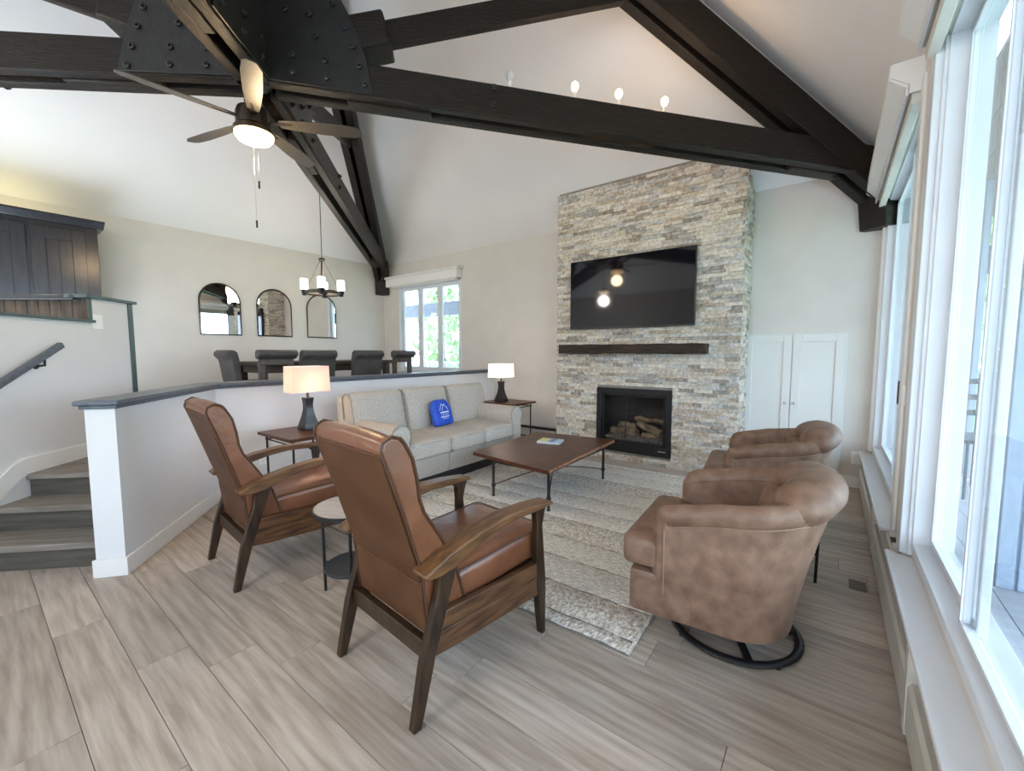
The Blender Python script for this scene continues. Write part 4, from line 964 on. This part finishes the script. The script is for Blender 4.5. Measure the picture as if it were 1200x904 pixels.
def lamp(label, loc, rz, lit, sh, e):
    t_ = thing('table_lamp', label, 'lamp', loc, rz)
    b = NB(); prof_ = [(.068, 0), (.070, .02), (.062, .06), (.045, .13), (.034, .20), (.032, .25), (.036, .30), (.040, .325)]
    n = 4
    rings = []
    for r_, z in prof_:
        q = r_*1.12; rings.append([b.verts.new((sx*q, sy*q, z)) for sx, sy in ((-1, -1), (1, -1), (1, 1), (-1, 1))])
    for A, B in zip(rings, rings[1:]):
        for k in range(4): b.faces.new((A[k], A[(k+1) % 4], B[(k+1) % 4], B[k]))
    b.faces.new(rings[0][::-1]); b.faces.new(rings[-1]); obj('base', b, mat('lamp_base', (.016, .014, .014), .3, col2=(.026, .022, .021), scale=8), t_, bevel=.004)
    b = NB(); lathe(b, [(.012, .325), (.012, .37), (.006, .375), (.006, .50)], n=12); obj('stem', b, M_nickel if False else M_bronze, t_)
    sx, sy, z0, z1 = sh; tp = .96
    b = NB(); A = [b.verts.new((x*sx/2, y*sy/2, z0)) for x, y in ((-1, -1), (1, -1), (1, 1), (-1, 1))]; B = [b.verts.new((x*sx/2*tp, y*sy/2*tp, z1)) for x, y in ((-1, -1), (1, -1), (1, 1), (-1, 1))]
    for k in range(4): b.faces.new((A[k], A[(k+1) % 4], B[(k+1) % 4], B[k]))
    o = obj('shade', b, lit, t_, smooth=0); s = o.modifiers.new('t', 'SOLIDIFY'); s.thickness = .003
    for z, k in ((z0, 1), (z1, tp)): b = NB(); tube(b, [(x*sx/2*k, y*sy/2*k, z) for x, y in ((-1, -1), (1, -1), (1, 1), (-1, 1))], .003, 6, closed=True); obj('shade_trim', b, M_plastic, o)
    b = NB(); lathe(b, [(.012, .40), (.028, .44), (.03, .47), (.015, .51)], n=14); obj('bulb', b, mat('lamp_bulb', (1, .8, .6), .3, emit=(1, .75, .5), estr=12.), t_)
    l = bpy.data.lights.new('lamp_light', 'POINT'); l.energy = e; l.color = (1, .78, .60); l.shadow_soft_size = .05; g = bpy.data.objects.new('lamp_glow', l); C.objects.link(g); g.parent = t_; g.location = (0, 0, .455)
    return t_
lamp('table lamp with glowing pink-lit rectangular shade behind the left armchair', (-4.22, 2.12, .72), 0, shade_mat('lit_shade_warm', (1, .66, .55), .12), (.20, .38, .385, .64), 3.2)
lamp('table lamp with bright white rectangular shade beside the stone chimney', (-4.17, 5.19, .72), 0, shade_mat('lit_shade_white', (1, .95, .90), .5), (.24, .36, .39, .60), 2)

# ------------------------------------------------------------------ dining area
tb = thing('dining_table', 'long dark wooden dining table behind the half wall', 'table', (-7.05, 3.80, .55), 0)
bm = NB(); box(bm, (-.5, -1.20, .75), (.45, 1.20, .81)); obj('table_top', bm, M_tabd, tb, bevel=.008)
bm = NB(); box(bm, (-.42, -1.1, .64), (.38, 1.1, .75)); obj('apron', bm, M_tabd, tb)
for x in (-.38, .34):
    for y in (-1.08, 1.08):
        bm = NB(); box(bm, (x-.05, y-.05, 0), (x+.05, y+.05, .75)); obj('leg', bm, M_tabd, tb, bevel=.008)
def dchair(label, loc, rz, frame=False):   # faces +y
    t_ = thing('dining_chair', label, 'chair', loc, rz, 'dark roll-top dining chairs')
    if not frame:
        b = NB(); prism(b, [(-.19, .42), (-.28, .42), (-.34, .84), (-.40, .90), (-.40, .95), (-.36, .985), (-.30, .985), (-.255, .95), (-.235, .85)], -.26, .26, 'x'); obj('backrest', b, M_chair, t_, bevel=.02, smooth=50, seg=3)
    else:
        b = NB(); prism(b, [(-.25, .86), (-.31, .86), (-.38, .91), (-.38, .955), (-.34, .985), (-.28, .985), (-.24, .95)], -.26, .26, 'x'); obj('backrest', b, M_chair, t_, bevel=.018, smooth=50, seg=3)
        b = NB(); box(b, (-.225, -.30, .78), (.225, -.25, .86)); obj('back_rail', b, M_tabd, t_, bevel=.006)
        for sx in (-1, 1):
            b = NB(); box(b, (sx*.19-.04, -.295, .42), (sx*.19+.04, -.245, .80)); obj('back_post', b, M_tabd, t_, bevel=.006)
    b = NB(); rbox(b, (0, .03, .455), (.47, .50, .13), .04, .015, 8); obj('seat', b, M_chair, t_, smooth=60)
    for sx in (-1, 1):
        for y in (-.20, .22):
            b = NB(); box(b, (sx*.20-.022, y-.022, 0), (sx*.20+.022, y+.022, .40)); obj('leg', b, M_tabd, t_, bevel=.004)
    return t_
DG = 'dark roll-top dining chairs'
dc = dchair('roll-top dining chair with solid back behind the warm-lit lamp', (-6.35, 3.22, .55), R(90))
dup(dc, (-6.35, 4.05, .55), R(90), 'roll-top dining chair with solid back, second from the dining window')
dup(dc, (-7.03, 2.68, .55), R(0), 'roll-top dining chair at the left head of the table, seen sideways')
df = dchair('dining chair with open wooden back frame, left one of the two', (-6.35, 2.64, .55), R(90), True)
dup(df, (-6.35, 4.72, .55), R(100), 'dining chair with open wooden back frame nearest the dining window')

# mirrors
for k, (yc, lab) in enumerate(((2.705, 'arched black-framed wall mirror, leftmost of three'), (3.565, 'arched black-framed wall mirror in the middle of three'), (4.46, 'arched black-framed wall mirror below the chandelier'))):
    mr = thing('wall_mirror', lab, 'mirror', (XL, yc, 1.80), 0, 'arched mirrors on the dining wall')
    hw_, hh = .295, .84; pts_ = [(-hw_, 0), (hw_, 0), (hw_, hh-hw_)]+[(hw_*math.cos(R(a)), hh-hw_+hw_*math.sin(R(a))) for a in range(10, 180, 10)]+[(-hw_, hh-hw_)]
    b = NB(); prism(b, pts_, .006, .016, 'x'); obj('glass', b, M_mirror, mr, smooth=0)
    b = NB(); tube(b, [(.014, p[0], p[1]) for p in pts_], (.009, .014), 8, closed=True); obj('frame', b, M_black, mr, smooth=50)
    b = NB(); prism(b, pts_, .001, .006, 'x'); obj('backing', b, M_dark, mr)
# chandelier
cn = thing('chandelier', 'round iron ring chandelier with white glass shades over the dining table', 'chandelier', (-6.62, 3.64, 2.46), 0)
bm = NB(); tube(bm, [(.26*math.cos(2*PI*k/36), .26*math.sin(2*PI*k/36), 0) for k in range(36)], (.013, .028), 8, closed=True); rn = obj('ring', bm, M_tabd, cn, smooth=60)
bm = NB(); tube(bm, [(0, 0, .56), (0, 0, 2.33)], .006, 8); lathe(bm, [(.05, 2.3), (.05, 2.33)], n=16); obj('suspension_rod', bm, M_black, cn)
bm = NB(); lathe(bm, [(.03, .50), (.05, .52), (.05, .545), (.02, .56)], n=16); obj('top_cup', bm, M_black, cn)
M_cs = shade_mat('chandelier_glass', (1, .97, .93), 4.)
for k in range(4):
    a = R(90*k-33); x, y = .26*math.cos(a), .26*math.sin(a)
    if 1: bm = NB(); beam(bm, (x, y, .02), (x*.08, y*.08, .52), .022, .006); obj('arm_strap', bm, M_tabd, cn)
    bm = NB(); lathe(bm, [(.03, -.05), (.05, .03), (.058, .04)], (x*1.05, y*1.05, 0), n=14); cp = obj('shade_cup', bm, M_black, cn)
    bm = NB(); lathe(bm, [(.050, .045), (.056, .06), (.056, .20), (.054, .21)], (x*1.05, y*1.05, 0), n=18, cap=False); obj('glass_shade', bm, M_cs, cp)
l = bpy.data.lights.new('chandelier_light', 'POINT'); l.energy = 14; l.color = (1, .85, .68); l.shadow_soft_size = .3; g = bpy.data.objects.new('chandelier_glow', l); C.objects.link(g); g.parent = cn; g.location = (0, 0, .3)

# ------------------------------------------------------------------ outside
bm = NB(); box(bm, (-60, YF+6, -1.2), (60, 80, -1.0)); box(bm, (6, -60, -1.2), (60, YF+6, -1.0)); gl_ = tag(obj('lawn', bm, M_grass, None, smooth=0), 'green lawn beyond the deck outside the windows', 'lawn')
dk = thing('deck', 'grey board deck outside the windows', 'deck', (0, YF+.2, .2), 0)
for k in range(22):
    bm = NB(); box(bm, (-10, k*.14+.10, -.03), (3, k*.14+.235, 0)); obj('deck_board', bm, M_deck, dk)
for k in range(18):
    bm = NB(); box(bm, (.62+k*.14, -9.5, -.03), (.62+k*.14+.135, -.02, 0)); obj('deck_board', bm, M_deck, dk)
pr_ = thing('porch_roof', 'dark porch beam and roof edge outside the dining window', 'roof', (0, YF+2.4, 2.55), 0)
bm = NB(); box(bm, (-11, 0, 0), (3.2, .16, .36)); obj('beam', bm, M_eave, pr_)
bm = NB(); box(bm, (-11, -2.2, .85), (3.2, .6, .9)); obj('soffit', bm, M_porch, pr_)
for k, (x, y, s, lab) in enumerate(((1.10, 6.6, .12, 'white grooved added column beyond the nearest window'), (.93, 3.55, .16, 'white grooved added column just outside the nearest window'))):  # columns added to give the pale grooved surfaces showing in the panes
    pc = thing('added_column', lab, 'column', (x, y, .2), 0)
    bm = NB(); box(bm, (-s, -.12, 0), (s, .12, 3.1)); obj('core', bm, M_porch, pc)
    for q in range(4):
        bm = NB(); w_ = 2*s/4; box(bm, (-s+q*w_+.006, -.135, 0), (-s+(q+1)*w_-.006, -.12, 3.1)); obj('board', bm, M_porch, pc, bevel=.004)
pr2 = thing('porch_roof', 'brown boarded porch ceiling over the deck outside the right-hand windows', 'roof', (.7, 0, 3.25), 0)
M_soff = mat('soffit_brown', (.16, .115, .08), .7, col2=(.22, .16, .115), scale=4, stretch=(8, 1, 8))
for k in range(12):
    bm = NB(); box(bm, (k*.17, -4.0, 0), (k*.17+.165, 8.2, .03)); obj('board', bm, M_soff, pr2)
bm = NB(); box(bm, (1.98, -4.0, -.25), (2.10, 8.2, -.005)); obj('beam', bm, M_soff, pr2)
rl = thing('deck_railing', 'white deck railing outside the windows', 'railing', (0, YF+2.6, .2), 0)
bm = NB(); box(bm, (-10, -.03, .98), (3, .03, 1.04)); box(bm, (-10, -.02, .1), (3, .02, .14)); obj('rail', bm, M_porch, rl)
b = NB(); box(b, (-.015, -.015, .14), (.015, .015, .98)); p0 = obj('baluster', b, M_porch, rl); p0.location = (-9.9, 0, 0)
for k in range(1, 100): inst(p0, rl, loc=(-9.9+k*.13, 0, 0))
# patio table and chair outside the right-hand window
pt = thing('patio_table', 'round pale patio table outside the nearest window', 'table', (1.75, 7.6, .2), 0)
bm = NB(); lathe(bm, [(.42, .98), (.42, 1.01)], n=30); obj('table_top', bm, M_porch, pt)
bm = NB(); lathe(bm, [(.25, 0), (.22, .02), (.03, .04), (.03, .98)], n=16); obj('pedestal', bm, M_black, pt)
pc = thing('patio_chair', 'black metal patio chair outside the nearest window', 'chair', (1.05, 5.6, .2), R(30))
bm = NB(); box(bm, (-.22, -.22, .50), (.22, .22, .53)); obj('seat', bm, M_black, pc)
for sx in (-.2, .2):
    for sy in (-.2, .2):
        bm = NB(); tube(bm, [(sx, sy, 0), (sx, sy, .5 if sy < 0 else 1.1)], .012, 8); obj('leg', bm, M_black, pc)
for z in (.7, .85, 1.0):
    bm = NB(); box(bm, (-.2, .19, z), (.2, .21, z+.05)); obj('back_slat', bm, M_black, pc)
# trees
def tree_proto(seed, m):
    rnd = random.Random(seed); b = NB()
    for k in range(520):
        a = rnd.uniform(0, 2*PI); h = rnd.uniform(.12, 1); rr = (1-h)**.6*.36*rnd.uniform(.3, 1)+.02; c = Vector((math.cos(a)*rr, math.sin(a)*rr, h)); s = .05*rnd.uniform(.6, 1.3)
        e = Euler((rnd.uniform(0, 6), rnd.uniform(0, 6), rnd.uniform(0, 6))).to_matrix(); vs = [b.verts.new(c+e @ Vector(p)*s) for p in ((-1, -.5, 0), (0, -.3, .2), (1, .4, 0), (0, .7, .1))]; b.faces.new(vs)
    return b
tl = None
protos = []
for k in range(2):
    t_ = thing('tree', 'bright leafy tree outside', 'tree', (0, 0, -1.0), 0, 'trees beyond the deck'); bm = tree_proto(k, None)
    for v in bm.verts: v.co *= 7
    cr = obj('crown', bm, (M_leaf, M_leaf2)[k], t_, smooth=0); bm = NB(); lathe(bm, [(.16, 0), (.10, 2.4), (.03, 6)], n=8); obj('trunk', bm, M_bark, t_); protos.append(t_)
spots = [(-9.5, 15), (-14.5, 17.5), (-11.5, 22), (-19.5, 18.5), (-17, 24), (3.0, 18), (8, 20), (4.5, 25)]
for i, (x, y) in enumerate(spots):
    lab = 'pale leafy tree seen through the dining window' if x < 0 else 'leafy tree seen through the nearest window at right'
    if i < 2: t_ = protos[i]; t_.location = (x, y, -1.0); t_['label'] = lab
    else: dup(protos[i % 2], (x, y, -1.0), R(i*50), lab, 'trees beyond the dining window' if x < 0 else 'trees beyond the right-hand deck')
for t_ in protos: t_['group'] = 'trees beyond the dining window'
